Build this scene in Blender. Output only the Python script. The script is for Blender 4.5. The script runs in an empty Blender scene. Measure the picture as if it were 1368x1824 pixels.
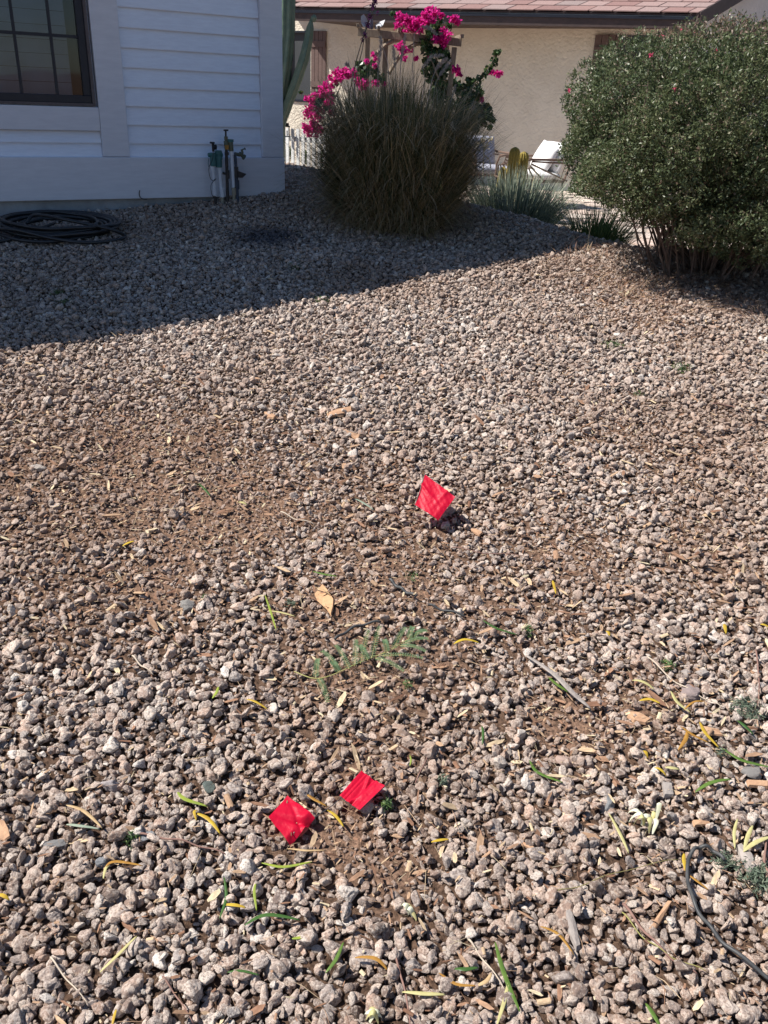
import bpy, math, random
import numpy as np
from mathutils import Vector, Matrix, Euler

# ------------------------------------------------------------------ camera, light, exposure
SC = bpy.context.scene
COL = SC.collection
FPX, CX, CY, EYE = 1500.0, 684.0, 912.0, 1.6          # focal length and centre in the photograph's pixels, eye height
PITCH, ROLL = math.atan(752/1500.0), math.atan(0.047)
SUN_EL, SUN_A = 52.0, 1.0                              # elevation; degrees behind straight left
SUN_STRENGTH, SKY_STRENGTH, EXPOSURE = 5.0, 0.062, 0.76

fw = np.array([0, math.cos(PITCH), -math.sin(PITCH)])
r0 = np.array([1.0, 0, 0]); u0 = np.cross(r0, fw)
rt = math.cos(ROLL)*r0 + math.sin(ROLL)*u0
up = math.cos(ROLL)*u0 - math.sin(ROLL)*r0
cam_d = bpy.data.cameras.new('camera')
cam = bpy.data.objects.new('camera', cam_d); COL.objects.link(cam)
cam_d.sensor_fit = 'VERTICAL'; cam_d.sensor_height = 36.0; cam_d.lens = FPX/1824*36.0
cam_d.clip_start = 0.05; cam_d.clip_end = 2000
m = Matrix.Identity(4)
for i in range(3):
    m[i][0] = rt[i]; m[i][1] = up[i]; m[i][2] = -fw[i]
m[0][3], m[1][3], m[2][3] = 0, 0, EYE
cam.matrix_world = m
SC.camera = cam

to_sun = Vector((-math.cos(math.radians(SUN_A))*math.cos(math.radians(SUN_EL)),
                 math.sin(math.radians(SUN_A))*math.cos(math.radians(SUN_EL)), math.sin(math.radians(SUN_EL))))
W = bpy.data.worlds.new("World"); SC.world = W; W.use_nodes = True
wn = W.node_tree; wn.nodes.clear()
sky = wn.nodes.new('ShaderNodeTexSky'); sky.sky_type = 'NISHITA'; sky.sun_disc = False
sky.sun_elevation = math.radians(SUN_EL); sky.sun_rotation = math.atan2(to_sun.x, to_sun.y)
sky.air_density = 1.0; sky.dust_density = 0.3; sky.ozone_density = 4.5
bg = wn.nodes.new('ShaderNodeBackground'); bg.inputs[1].default_value = SKY_STRENGTH
wo = wn.nodes.new('ShaderNodeOutputWorld')
wn.links.new(sky.outputs[0], bg.inputs[0]); wn.links.new(bg.outputs[0], wo.inputs[0])
sd = bpy.data.lights.new('sun', 'SUN'); sd.energy = SUN_STRENGTH; sd.angle = math.radians(0.53); sd.color = (1.0, 0.95, 0.88)
sun = bpy.data.objects.new('sun', sd); COL.objects.link(sun)
sun.rotation_euler = to_sun.to_track_quat('Z', 'Y').to_euler(); sun.location = (-8, 2, 12)
SC.view_settings.view_transform = 'Standard'; SC.view_settings.look = 'None'
SC.view_settings.exposure = EXPOSURE; SC.view_settings.gamma = 1.0; SC.view_settings.use_curve_mapping = False
SC.render.engine = 'CYCLES'
SC.cycles.use_denoising = True
SC.cycles.max_bounces = 6; SC.cycles.transparent_max_bounces = 8

rng = np.random.default_rng(11)
random.seed(5)

# ------------------------------------------------------------------ the lie of the land
def _noise_table(seed):
    return np.random.default_rng(seed).random((64, 64))
_NT = [_noise_table(s) for s in range(6)]
def vnoise(x, y, s, k=0):
    X = np.asarray(x, float)/s + 17.3*k; Y = np.asarray(y, float)/s + 5.1*k
    xi = np.floor(X).astype(int); yi = np.floor(Y).astype(int)
    fx = X-xi; fy = Y-yi; fx = fx*fx*(3-2*fx); fy = fy*fy*(3-2*fy)
    t = _NT[k % 6]; a = t[xi % 64, yi % 64]; b = t[(xi+1) % 64, yi % 64]; c = t[xi % 64, (yi+1) % 64]; d = t[(xi+1) % 64, (yi+1) % 64]
    return (a*(1-fx)+b*fx)*(1-fy)+(c*(1-fx)+d*fx)*fy
def splus(v, k):
    return k*np.logaddexp(0, np.asarray(v, float)/k)
def crest(x):
    return np.maximum(6.35, np.minimum(9.4, 7.9-0.87*np.asarray(x, float)))
def ground(x, y):
    x = np.asarray(x, float); y = np.asarray(y, float)
    h = 0.13*splus(y-1.5, 0.25)
    h = 0.92 - splus(0.92-h, 0.04)
    yc = crest(x)
    over = splus(y-yc-0.1, 0.12)
    h = h - 0.36*over
    h = 0.24 + splus(h-0.24, 0.03)*1.0 if False else np.where(y > 4.0, 0.22+splus(h-0.22, 0.03), h)
    h = h + (vnoise(x, y, 0.45, 1)-0.5)*0.035*np.clip(y/3, .5, 1)+(vnoise(x, y, 0.16, 2)-0.5)*0.014
    return h
def G(x, y): return float(ground(x, y))
def ray(px, py):
    return (px-CX)*rt - (py-CY)*up + FPX*fw
def P(px, py, h=0.0):
    """the point of the lawn seen at this place of the photograph, h above it"""
    d = ray(px, py); d = d/d[1]
    ys = np.arange(0.5, 14, 0.01)
    zs = EYE + d[2]*ys - ground(d[0]*ys, ys) - h
    i = int(np.argmax(zs < 0)); i = max(i, 1)
    a, b = zs[i-1], zs[i]; y = ys[i-1] + 0.01*(a/(a-b) if a != b else 0)
    return Vector((d[0]*y, y, EYE+d[2]*y))
def at_y(px, py, y):
    d = ray(px, py); d = d*(y/d[1]); return Vector((d[0], d[1], d[2]+EYE))
def on_plane(px, py, O, dirv):
    n = np.array([-dirv[1], dirv[0]]); R = ray(px, py)
    t = (n@np.array([O[0], O[1]]))/(n@R[:2]); p = R*t
    return float((p[:2]-np.array([O[0], O[1]]))@np.array(dirv)), float(p[2]+EYE)

# ------------------------------------------------------------------ helpers
def meta(o, label=None, cat=None, group=None, kind=None):
    if label: o['label'] = label
    if cat: o['category'] = cat
    if group: o['group'] = group
    if kind: o['kind'] = kind
    return o
def empty(name, loc, label, cat, group=None, rz=0):
    o = bpy.data.objects.new(name, None); COL.objects.link(o)
    o.location = loc; o.rotation_euler = (0, 0, rz); o.empty_display_size = 0.1
    return meta(o, label, cat, group)
def np_mesh(name, V, F, smooth=False, attr=None):
    """V: n x 3, F: m x k (all faces with k corners)"""
    me = bpy.data.meshes.new(name)
    V = np.asarray(V, np.float32); F = np.asarray(F, np.int32)
    k = F.shape[1]
    me.vertices.add(len(V)); me.vertices.foreach_set('co', V.ravel())
    me.loops.add(F.size); me.loops.foreach_set('vertex_index', F.ravel())
    me.polygons.add(len(F)); me.polygons.foreach_set('loop_start', np.arange(0, F.size, k, dtype=np.int32))
    me.polygons.foreach_set('loop_total', np.full(len(F), k, np.int32))
    if smooth: me.polygons.foreach_set('use_smooth', np.ones(len(F), bool))
    if attr is not None:
        a = me.attributes.new('tint', 'FLOAT', 'FACE'); a.data.foreach_set('value', np.asarray(attr, np.float32))
    me.update(calc_edges=True)
    return me
class MB:
    def __init__(s): s.v = []; s.f = []
    def add(s, vs, fs):
        o = len(s.v); s.v += [tuple(v) for v in vs]; s.f += [tuple(i+o for i in f) for f in fs]; return s
    def box(s, c, size, M=None):
        x, y, z = [k/2 for k in size]
        vs = [Vector((a*x, b*y, d*z)) for a in (-1, 1) for b in (-1, 1) for d in (-1, 1)]
        M = M or Matrix.Identity(3)
        vs = [M@v+Vector(c) for v in vs]
        return s.add(vs, [(0, 1, 3, 2), (4, 6, 7, 5), (0, 4, 5, 1), (2, 3, 7, 6), (0, 2, 6, 4), (1, 5, 7, 3)])
    def prism(s, poly, vec):
        """a polygon (3-D points) pushed along vec"""
        n = len(poly); vec = Vector(vec)
        vs = [Vector(p) for p in poly]+[Vector(p)+vec for p in poly]
        return s.add(vs, [tuple(range(n))[::-1], tuple(range(n, 2*n))]+[(i, (i+1) % n, n+(i+1) % n, n+i) for i in range(n)])
    def tube(s, pts, rad, n=8, cap=True):
        pts = [Vector(p) for p in pts]; m_ = len(pts)
        rad = rad if isinstance(rad, (list, tuple)) else [rad]*m_
        o = len(s.v); prev = None
        for i, p in enumerate(pts):
            t = (pts[min(i+1, m_-1)]-pts[max(i-1, 0)])
            t = t.normalized() if t.length > 1e-9 else Vector((0, 0, 1))
            if prev is None:
                a = Vector((0, 0, 1)) if abs(t.z) < .9 else Vector((1, 0, 0))
                prev = t.cross(a).normalized()
            prev = (prev - t*prev.dot(t)); prev = prev.normalized() if prev.length > 1e-6 else t.orthogonal().normalized()
            b = t.cross(prev)
            for k in range(n):
                a = 2*math.pi*k/n
                s.v.append(tuple(p+(prev*math.cos(a)+b*math.sin(a))*rad[i]))
        for i in range(m_-1):
            for k in range(n):
                s.f.append((o+i*n+k, o+i*n+(k+1) % n, o+(i+1)*n+(k+1) % n, o+(i+1)*n+k))
        if cap:
            s.f.append(tuple(o+k for k in range(n))[::-1]); s.f.append(tuple(o+(m_-1)*n+k for k in range(n)))
        return s
    def mesh(s, name, smooth=False):
        me = bpy.data.meshes.new(name); me.from_pydata(s.v, [], s.f)
        if smooth: me.polygons.foreach_set('use_smooth', [True]*len(me.polygons))
        me.update(); return me
    def build(s, name, mat, parent=None, smooth=False, bevel=0.0, label=None, kind=None):
        me = s.mesh(name, smooth)
        return link(name, me, mat, parent, bevel, label, kind)
def link(name, me, mat, parent=None, bevel=0.0, label=None, kind=None):
    o = bpy.data.objects.new(name, me); COL.objects.link(o)
    if mat and not me.materials: me.materials.append(mat)
    if parent is not None:
        o.parent = parent
        o.matrix_parent_inverse = parent_world(parent).inverted()
    if bevel:
        b = o.modifiers.new('bevel', 'BEVEL'); b.width = bevel; b.segments = 2; b.limit_method = 'ANGLE'
    return meta(o, label, kind=kind)
def parent_world(p):
    mw = Matrix.LocRotScale(p.location, p.rotation_euler, p.scale)
    if p.parent: mw = parent_world(p.parent)@p.matrix_parent_inverse@mw
    return mw

# ------------------------------------------------------------------ materials
def mat(name, col, rough=0.7, var=None, nscale=8.0, bump=0.0, bscale=60.0, spec=0.3, metal=0.0, stretch=None, trans=0.0, detail=4.0, coat=0.0):
    """base colour mottled between col and var by noise in object space, bump from a finer noise"""
    m_ = bpy.data.materials.new(name); m_.use_nodes = True; nt = m_.node_tree; N = nt.nodes; L = nt.links
    b = N['Principled BSDF']; b.inputs['Base Color'].default_value = (*col, 1)
    b.inputs['Roughness'].default_value = rough; b.inputs['Metallic'].default_value = metal
    b.inputs['Specular IOR Level'].default_value = spec
    tc = N.new('ShaderNodeTexCoord'); src = tc.outputs['Object']
    if stretch:
        mp = N.new('ShaderNodeMapping'); mp.inputs['Scale'].default_value = stretch
        L.new(src, mp.inputs[0]); src = mp.outputs[0]
    if var:
        n = N.new('ShaderNodeTexNoise'); n.inputs['Scale'].default_value = nscale; n.inputs['Detail'].default_value = detail
        n.inputs['Roughness'].default_value = 0.65
        L.new(src, n.inputs['Vector'])
        cr = N.new('ShaderNodeValToRGB'); cr.color_ramp.elements[0].position = 0.33; cr.color_ramp.elements[1].position = 0.67
        cr.color_ramp.elements[0].color = (*col, 1); cr.color_ramp.elements[1].color = (*var, 1)
        L.new(n.outputs['Fac'], cr.inputs[0]); L.new(cr.outputs[0], b.inputs['Base Color'])
    if bump:
        n2 = N.new('ShaderNodeTexNoise'); n2.inputs['Scale'].default_value = bscale; n2.inputs['Detail'].default_value = 5
        L.new(src, n2.inputs['Vector'])
        bp = N.new('ShaderNodeBump'); bp.inputs['Strength'].default_value = 0.9; bp.inputs['Distance'].default_value = bump
        L.new(n2.outputs['Fac'], bp.inputs['Height']); L.new(bp.outputs[0], b.inputs['Normal'])
    if coat: b.inputs['Coat Weight'].default_value = coat
    if trans:
        out = N['Material Output']; tr = N.new('ShaderNodeBsdfTranslucent'); mx = N.new('ShaderNodeMixShader'); mx.inputs[0].default_value = trans
        if b.inputs['Base Color'].links: L.new(b.inputs['Base Color'].links[0].from_socket, tr.inputs[0])
        else: tr.inputs[0].default_value = (*col, 1)
        L.new(b.outputs[0], mx.inputs[1]); L.new(tr.outputs[0], mx.inputs[2]); L.new(mx.outputs[0], out.inputs[0])
    return m_
def ramp_mat(name, stops, rough=0.6, source='attr', trans=0.25, spec=0.3, mottle=0.0, mscale=120.0, bump=0.0):
    """colour picked per leaf (face attribute 'tint') or per piece (object random)"""
    m_ = bpy.data.materials.new(name); m_.use_nodes = True; nt = m_.node_tree; N = nt.nodes; L = nt.links
    b = N['Principled BSDF']; b.inputs['Roughness'].default_value = rough; b.inputs['Specular IOR Level'].default_value = spec
    if source == 'attr':
        a = N.new('ShaderNodeAttribute'); a.attribute_name = 'tint'; fac = a.outputs['Fac']
    else:
        a = N.new('ShaderNodeObjectInfo'); fac = a.outputs['Random']
    cr = N.new('ShaderNodeValToRGB'); e = cr.color_ramp.elements
    while len(e) < len(stops): e.new(0.5)
    for i, (p_, c) in enumerate(stops): e[i].position = p_; e[i].color = (*c, 1)
    L.new(fac, cr.inputs[0]); col = cr.outputs[0]
    if mottle:
        tc = N.new('ShaderNodeTexCoord'); n = N.new('ShaderNodeTexNoise'); n.inputs['Scale'].default_value = mscale; n.inputs['Detail'].default_value = 3
        L.new(tc.outputs['Object'], n.inputs['Vector'])
        mr = N.new('ShaderNodeMapRange'); mr.inputs[1].default_value = 0.3; mr.inputs[2].default_value = 0.7
        mr.inputs[3].default_value = 1-mottle; mr.inputs[4].default_value = 1+mottle*0.6
        L.new(n.outputs['Fac'], mr.inputs[0])
        vm = N.new('ShaderNodeVectorMath'); vm.operation = 'SCALE'; L.new(col, vm.inputs[0]); L.new(mr.outputs[0], vm.inputs['Scale'])
        col = vm.outputs[0]
        if bump:
            bp = N.new('ShaderNodeBump'); bp.inputs['Distance'].default_value = bump; L.new(n.outputs['Fac'], bp.inputs['Height']); L.new(bp.outputs[0], b.inputs['Normal'])
    L.new(col, b.inputs['Base Color'])
    if trans:
        out = N['Material Output']; tr = N.new('ShaderNodeBsdfTranslucent'); mx = N.new('ShaderNodeMixShader'); mx.inputs[0].default_value = trans
        L.new(col, tr.inputs[0]); L.new(b.outputs[0], mx.inputs[1]); L.new(tr.outputs[0], mx.inputs[2]); L.new(mx.outputs[0], out.inputs[0])
    return m_

def stone_material():
    m_ = bpy.data.materials.new('crushed_granite'); m_.use_nodes = True; nt = m_.node_tree; N = nt.nodes; L = nt.links
    b = N['Principled BSDF']; b.inputs['Roughness'].default_value = 0.85; b.inputs['Specular IOR Level'].default_value = 0.25
    oi = N.new('ShaderNodeObjectInfo'); tc = N.new('ShaderNodeTexCoord')
    cr = N.new('ShaderNodeValToRGB'); cr.color_ramp.interpolation = 'LINEAR'
    stops = [(0, (.10, .08, .075)), (.09, (.18, .14, .125)), (.20, (.36, .25, .20)), (.36, (.36, .30, .265)), (.52, (.47, .375, .32)), (.66, (.31, .285, .275)), (.82, (.50, .35, .275)), (.93, (.57, .50, .44)), (1, (.70, .65, .60))]
    e = cr.color_ramp.elements
    while len(e) < len(stops): e.new(.5)
    for i, (p_, c) in enumerate(stops): e[i].position = p_; e[i].color = (*c, 1)
    L.new(oi.outputs['Random'], cr.inputs[0])
    wv = N.new('ShaderNodeMath'); wv.operation = 'MULTIPLY'; wv.inputs[1].default_value = 83.0; L.new(oi.outputs['Random'], wv.inputs[0])
    def nz(scale, det, rough=.6):
        n = N.new('ShaderNodeTexNoise'); n.noise_dimensions = '4D'; n.inputs['Scale'].default_value = scale
        n.inputs['Detail'].default_value = det; n.inputs['Roughness'].default_value = rough
        L.new(tc.outputs['Object'], n.inputs['Vector']); L.new(wv.outputs[0], n.inputs['W']); return n.outputs['Fac']
    a = nz(2.3, 5, .7); c = nz(4.6, 5, .75)
    # pale dusty crystals
    r1 = N.new('ShaderNodeMapRange'); r1.inputs[1].default_value = .50; r1.inputs[2].default_value = .56; L.new(a, r1.inputs[0])
    m1 = N.new('ShaderNodeMix'); m1.data_type = 'RGBA'; m1.inputs[7].default_value = (.68, .60, .52, 1)
    s1 = N.new('ShaderNodeMath'); s1.operation = 'MULTIPLY'; s1.inputs[1].default_value = .52; L.new(r1.outputs[0], s1.inputs[0])
    L.new(s1.outputs[0], m1.inputs[0]); L.new(cr.outputs[0], m1.inputs[6])
    # dark grains
    r2 = N.new('ShaderNodeMapRange'); r2.inputs[1].default_value = .49; r2.inputs[2].default_value = .40; L.new(c, r2.inputs[0])
    s2 = N.new('ShaderNodeMath'); s2.operation = 'MULTIPLY'; s2.inputs[1].default_value = .78; L.new(r2.outputs[0], s2.inputs[0])
    m2 = N.new('ShaderNodeMix'); m2.data_type = 'RGBA'; m2.inputs[7].default_value = (.13, .10, .085, 1)
    L.new(s2.outputs[0], m2.inputs[0]); L.new(m1.outputs[2], m2.inputs[6])
    # ochre stain
    r3 = N.new('ShaderNodeMapRange'); r3.inputs[1].default_value = .56; r3.inputs[2].default_value = .7; L.new(nz(2.6, 2), r3.inputs[0])
    s3 = N.new('ShaderNodeMath'); s3.operation = 'MULTIPLY'; s3.inputs[1].default_value = .4; L.new(r3.outputs[0], s3.inputs[0])
    m3 = N.new('ShaderNodeMix'); m3.data_type = 'RGBA'; m3.inputs[7].default_value = (.42, .27, .17, 1)
    L.new(s3.outputs[0], m3.inputs[0]); L.new(m2.outputs[2], m3.inputs[6])
    # soil dust over whole patches of the bed
    geo = N.new('ShaderNodeNewGeometry'); g = N.new('ShaderNodeTexNoise'); g.inputs['Scale'].default_value = .9; g.inputs['Detail'].default_value = 3
    L.new(geo.outputs['Position'], g.inputs['Vector'])
    r4 = N.new('ShaderNodeMapRange'); r4.inputs[1].default_value = .42; r4.inputs[2].default_value = .68; r4.inputs[4].default_value = .5; L.new(g.outputs['Fac'], r4.inputs[0])
    m4 = N.new('ShaderNodeMix'); m4.data_type = 'RGBA'; m4.inputs[7].default_value = (.25, .165, .12, 1)
    L.new(r4.outputs[0], m4.inputs[0]); L.new(m3.outputs[2], m4.inputs[6])
    at = N.new('ShaderNodeAttribute'); at.attribute_type = 'INSTANCER'; at.attribute_name = 'soil'
    m5 = N.new('ShaderNodeMix'); m5.data_type = 'RGBA'; m5.inputs[7].default_value = (.30, .185, .13, 1)
    s5 = N.new('ShaderNodeMath'); s5.operation = 'MULTIPLY'; s5.inputs[1].default_value = .55; L.new(at.outputs['Fac'], s5.inputs[0])
    L.new(s5.outputs[0], m5.inputs[0]); L.new(m4.outputs[2], m5.inputs[6])
    # damp spot beside the pipes
    dv = N.new('ShaderNodeVectorMath'); dv.operation = 'DISTANCE'; dv.inputs[1].default_value = tuple(P(478, 428)); L.new(geo.outputs['Position'], dv.inputs[0])
    r6 = N.new('ShaderNodeMapRange'); r6.inputs[1].default_value = .14; r6.inputs[2].default_value = .36; r6.inputs[3].default_value = .85; r6.inputs[4].default_value = 0; L.new(dv.outputs['Value'], r6.inputs[0])
    m6 = N.new('ShaderNodeMix'); m6.data_type = 'RGBA'; m6.inputs[7].default_value = (.06, .06, .075, 1)
    L.new(r6.outputs[0], m6.inputs[0]); L.new(m5.outputs[2], m6.inputs[6])
    L.new(m6.outputs[2], b.inputs['Base Color'])
    bp = N.new('ShaderNodeBump'); bp.inputs['Strength'].default_value = 1.0; bp.inputs['Distance'].default_value = .0042
    L.new(c, bp.inputs['Height']); L.new(bp.outputs[0], b.inputs['Normal'])
    return m_
def soil_material():
    m_ = bpy.data.materials.new('dusty_soil'); m_.use_nodes = True; nt = m_.node_tree; N = nt.nodes; L = nt.links
    b = N['Principled BSDF']; b.inputs['Roughness'].default_value = 0.95; b.inputs['Specular IOR Level'].default_value = 0.1
    geo = N.new('ShaderNodeNewGeometry')
    n = N.new('ShaderNodeTexNoise'); n.inputs['Scale'].default_value = 90; n.inputs['Detail'].default_value = 6; n.inputs['Roughness'].default_value = .7
    v = N.new('ShaderNodeTexVoronoi'); v.inputs['Scale'].default_value = 55
    L.new(geo.outputs['Position'], n.inputs['Vector']); L.new(geo.outputs['Position'], v.inputs['Vector'])
    cr = N.new('ShaderNodeValToRGB'); e = cr.color_ramp.elements
    e[0].position = .35; e[0].color = (.075, .048, .034, 1); e[1].position = .7; e[1].color = (.34, .21, .145, 1)
    L.new(n.outputs['Fac'], cr.inputs[0])
    at = N.new('ShaderNodeAttribute'); at.attribute_name = 'soil'
    dk = N.new('ShaderNodeMapRange'); dk.inputs[3].default_value = .45; dk.inputs[4].default_value = 1.0; dk.inputs[2].default_value = .7; L.new(at.outputs['Fac'], dk.inputs[0])
    sc_ = N.new('ShaderNodeVectorMath'); sc_.operation = 'SCALE'; L.new(cr.outputs[0], sc_.inputs[0]); L.new(dk.outputs[0], sc_.inputs['Scale']); L.new(sc_.outputs[0], b.inputs['Base Color'])
    mx = N.new('ShaderNodeMath'); mx.operation = 'ADD'; L.new(n.outputs['Fac'], mx.inputs[0]); L.new(v.outputs['Distance'], mx.inputs[1])
    bp = N.new('ShaderNodeBump'); bp.inputs['Distance'].default_value = .008; L.new(mx.outputs[0], bp.inputs['Height']); L.new(bp.outputs[0], b.inputs['Normal'])
    return m_
M_STONE = stone_material(); M_SOIL = soil_material()
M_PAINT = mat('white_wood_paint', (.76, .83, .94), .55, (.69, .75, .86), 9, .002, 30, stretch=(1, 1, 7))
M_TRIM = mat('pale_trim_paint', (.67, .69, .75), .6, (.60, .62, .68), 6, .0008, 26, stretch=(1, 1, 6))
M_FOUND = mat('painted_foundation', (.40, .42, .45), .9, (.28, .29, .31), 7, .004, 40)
M_BRONZE = mat('bronze_window_frame', (.014, .017, .028), .4, (.022, .025, .036), 12)
M_WFRAME = mat('weathered_window_edge', (.13, .11, .11), .6, (.08, .07, .075), 25)
M_BLIND = mat('window_blind', (.46, .53, .64), .6, (.38, .44, .54), 5)
M_DARK = mat('dark_interior', (.03, .03, .035), .9)
M_STUCCO = mat('cream_stucco', (.80, .73, .60), .95, (.71, .64, .52), 4, .02, 26, detail=6)
M_STUCCO_SHADE = mat('shaded_stucco', (.74, .71, .66), .95, (.66, .63, .58), 4, .02, 26)  # cooler copy of the cream stucco, the gable's bluish shade mixed into its colour
M_FASCIA = mat('brown_fascia_paint', (.085, .06, .055), .6, (.06, .044, .042), 12)
M_SHUTTER = mat('brown_shutter_wood', (.17, .115, .10), .65, (.12, .08, .072), 14, .001, 40, stretch=(1, 1, 6))
M_SHINGLE = ramp_mat('clay_pink_shingle', [(0, (.22, .13, .12)), (.4, (.27, .17, .155)), (.8, (.30, .21, .195)), (1, (.25, .195, .185))], .9, 'obj', 0, .2, .22, 60)
M_SCREEN = mat('window_screen', (.05, .055, .06), .6, (.06, .065, .07), 3)

# ------------------------------------------------------------------ ground sheet
def grid_sheet(xs, ys):
    X, Y = np.meshgrid(xs, ys); Z = ground(X, Y)
    far = np.clip((np.hypot(X, Y-5)-14)/10, 0, 1); Z = Z*(1-far)+0.1*far
    V = np.stack([X.ravel(), Y.ravel(), Z.ravel()], 1)
    nx, ny = len(xs), len(ys)
    i = np.arange(nx-1)[None, :]+nx*np.arange(ny-1)[:, None]; i = i.ravel()
    return V, np.stack([i, i+1, i+nx+1, i+nx], 1)
def stretch(a, b, n0, far):
    core = np.linspace(a, b, n0); st = core[1]-core[0]
    out = []; v = b; s = st
    while v < far[1]: s *= 1.35; v += s; out.append(v)
    left = []; v = a; s = st
    while v > far[0]: s *= 1.35; v -= s; left.append(v)
    return np.array(left[::-1]+list(core)+out)
V, F = grid_sheet(stretch(-6, 6, 200, (-900, 900)), stretch(.3, 11, 180, (-900, 900)))
bed = link('ground', np_mesh('ground', V, F, True), M_SOIL); meta(bed, kind='structure')

# ------------------------------------------------------------------ stones
def ico(sub):
    import bmesh
    bm = bmesh.new(); bmesh.ops.create_icosphere(bm, subdivisions=sub, radius=1)
    bm.verts.ensure_lookup_table()
    V = np.array([v.co[:] for v in bm.verts]); F = np.array([[v.index for v in f.verts] for f in bm.faces]); bm.free()
    return V, F
IV, IF = ico(4); IVL, IFL = ico(3)
def rock_mesh(name, seed, flat=0.8, longer=1.25, planes=15, V0=IVL, F0=IFL):
    r = np.random.default_rng(seed)
    n = r.normal(size=(planes, 3)); n /= np.linalg.norm(n, axis=1)[:, None]
    c = r.uniform(.52, .95, planes)
    d = V0@n.T; rad = np.where(d > .05, c/np.maximum(d, .05), 9).min(1)
    rad = np.minimum(rad, 1.12)
    # soft lumps and nicks
    for _ in range(7):
        q = r.normal(size=3); q /= np.linalg.norm(q); w = r.uniform(4, 15)
        rad *= 1 + r.uniform(.010, .034)*np.sin(w*(V0@q)+r.uniform(0, 6))
    V = V0*rad[:, None]
    V = V*np.array([longer, 1.0, flat])
    V /= np.abs(V).max()
    me = np_mesh(name, V, F0, True)
    me.materials.append(M_STONE)
    return me
ROCKS = [rock_mesh('stone', 100+i, random.uniform(.48, .92), random.uniform(1.0, 1.65), random.choice([8, 10, 12]), IV, IF) for i in range(18)]

SOIL = []                                     # patches where soil and litter show between the stones
for px, py, r_, s in [(250, 850, .42, .75), (420, 900, .3, .8), (330, 960, .25, .6), (120, 800, .35, .5), (620, 1060, .22, .7), (640, 1210, .16, .9), (820, 1150, .2, .45), (700, 1010, .3, .6),
                      (600, 1500, .08, .7), (700, 1560, .07, .7), (1010, 1300, .10, .8), (1000, 980, .2, .6), (1250, 990, .2, .5), (1120, 520, .35, .55), (1160, 560, .3, .45), (1180, 800, .4, .35),
                      (600, 900, .3, .45), (520, 1480, .07, .6), (900, 1080, .2, .45), (1150, 1260, .14, .4), (280, 1040, .2, .6), (100, 1100, .15, .5), (640, 1330, .1, .6)]:
    p_ = P(px, py); SOIL.append((p_.x, p_.y, r_*1.25, s))
def soil_mask(x, y):
    o = np.zeros_like(x)
    for sx, sy, r_, s in SOIL:
        o = np.maximum(o, s*np.exp(-(((x-sx)/r_)**2+((y-sy)/(r_*1.15))**2)))
    return np.clip(o*(0.55+0.9*vnoise(x, y, .11, 3)), 0, 1)
sa = bed.data.attributes.new('soil', 'FLOAT', 'POINT'); far_ = np.clip((np.hypot(V[:, 0], V[:, 1]-5)-6)/4, 0, 1)
sa.data.foreach_set('value', np.maximum(soil_mask(V[:, 0], V[:, 1]), far_).astype(np.float32))
bush_c = (2.14, 5.98)
C0 = np.array([-.97, 7.51]); ang = math.radians(58.0)
DW = np.array([math.sin(ang), math.cos(ang)]); NW = np.array([DW[1], -DW[0]])       # along the white wall; out of it
def wall_depth(x, y):                          # how far in front of the white wall (negative: inside the house)
    return (x-C0[0])*NW[0]+(y-C0[1])*NW[1]
def wall_along(x, y):
    return (x-C0[0])*DW[0]+(y-C0[1])*DW[1]
def in_house(x, y, m_=0.0):
    return (wall_depth(x, y) < m_) & (wall_along(x, y) < m_)
def field(step, jit, y0=.62, y1=10.0):
    ys = np.arange(y0, y1, step); out = []
    for y in ys:
        hw = .52*y+.42
        xs = np.arange(-hw, hw+.12*y, step)
        out.append(np.stack([xs, np.full_like(xs, y)], 1))
    p_ = np.concatenate(out); p_ += rng.uniform(-jit, jit, p_.shape)*step
    keep = (p_[:, 1] < crest(p_[:, 0])+1.0) & ~in_house(p_[:, 0], p_[:, 1], .01)
    return p_[keep]
def slope_euler(n, flatness):
    e = rng.uniform(-math.pi, math.pi, (n, 3)); e[:, 0] = rng.normal(0, flatness, n); e[:, 1] = rng.normal(0, flatness, n)
    return e
pts = field(.0178, .55)
sm = soil_mask(pts[:, 0], pts[:, 1])
pts = pts[rng.random(len(pts)) > sm*.66]
sm = soil_mask(pts[:, 0], pts[:, 1])
big = np.exp(rng.normal(0, .36, len(pts)))*.0115
big *= 1-.35*sm
big = np.clip(big, .005, .024)
zz = ground(pts[:, 0], pts[:, 1])+big*rng.uniform(.1, .75, len(pts))
L2 = field(.042, .9); L2 = L2[rng.random(len(L2)) > np.clip(soil_mask(L2[:, 0], L2[:, 1])*1.5, 0, 1)]
b2 = np.clip(np.exp(rng.normal(0, .30, len(L2)))*.0122, .007, .023)
z2 = ground(L2[:, 0], L2[:, 1])+b2*rng.uniform(.7, 1.0, len(L2))+.008
PT = np.concatenate([np.column_stack([pts, zz]), np.column_stack([L2, z2])]); SZ = np.concatenate([big, b2])
ROT = slope_euler(len(PT), .55)
SCL = SZ[:, None]*rng.uniform(.85, 1.15, (len(SZ), 3))
IDX = rng.integers(0, len(ROCKS), len(PT))
# the 300 stones that show largest become objects of their own
camp = np.array([0, 0, EYE]); rel = PT-camp; dep = rel@fw
sx = CX+FPX*(rel@rt)/dep; sy = CY-FPX*(rel@up)/dep
size_px = np.where((sx > 6) & (sx < 1362) & (sy > 20) & (sy < 1816), SZ/dep, 0)
top300 = np.argsort(-size_px)[:300]
for k in top300:
    o = bpy.data.objects.new('stone', ROCKS[IDX[k]]); COL.objects.link(o)
    o.location = PT[k]; o.rotation_euler = ROT[k]; o.scale = SCL[k]; o.parent = bed
rest = np.ones(len(PT), bool); rest[top300] = False

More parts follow.
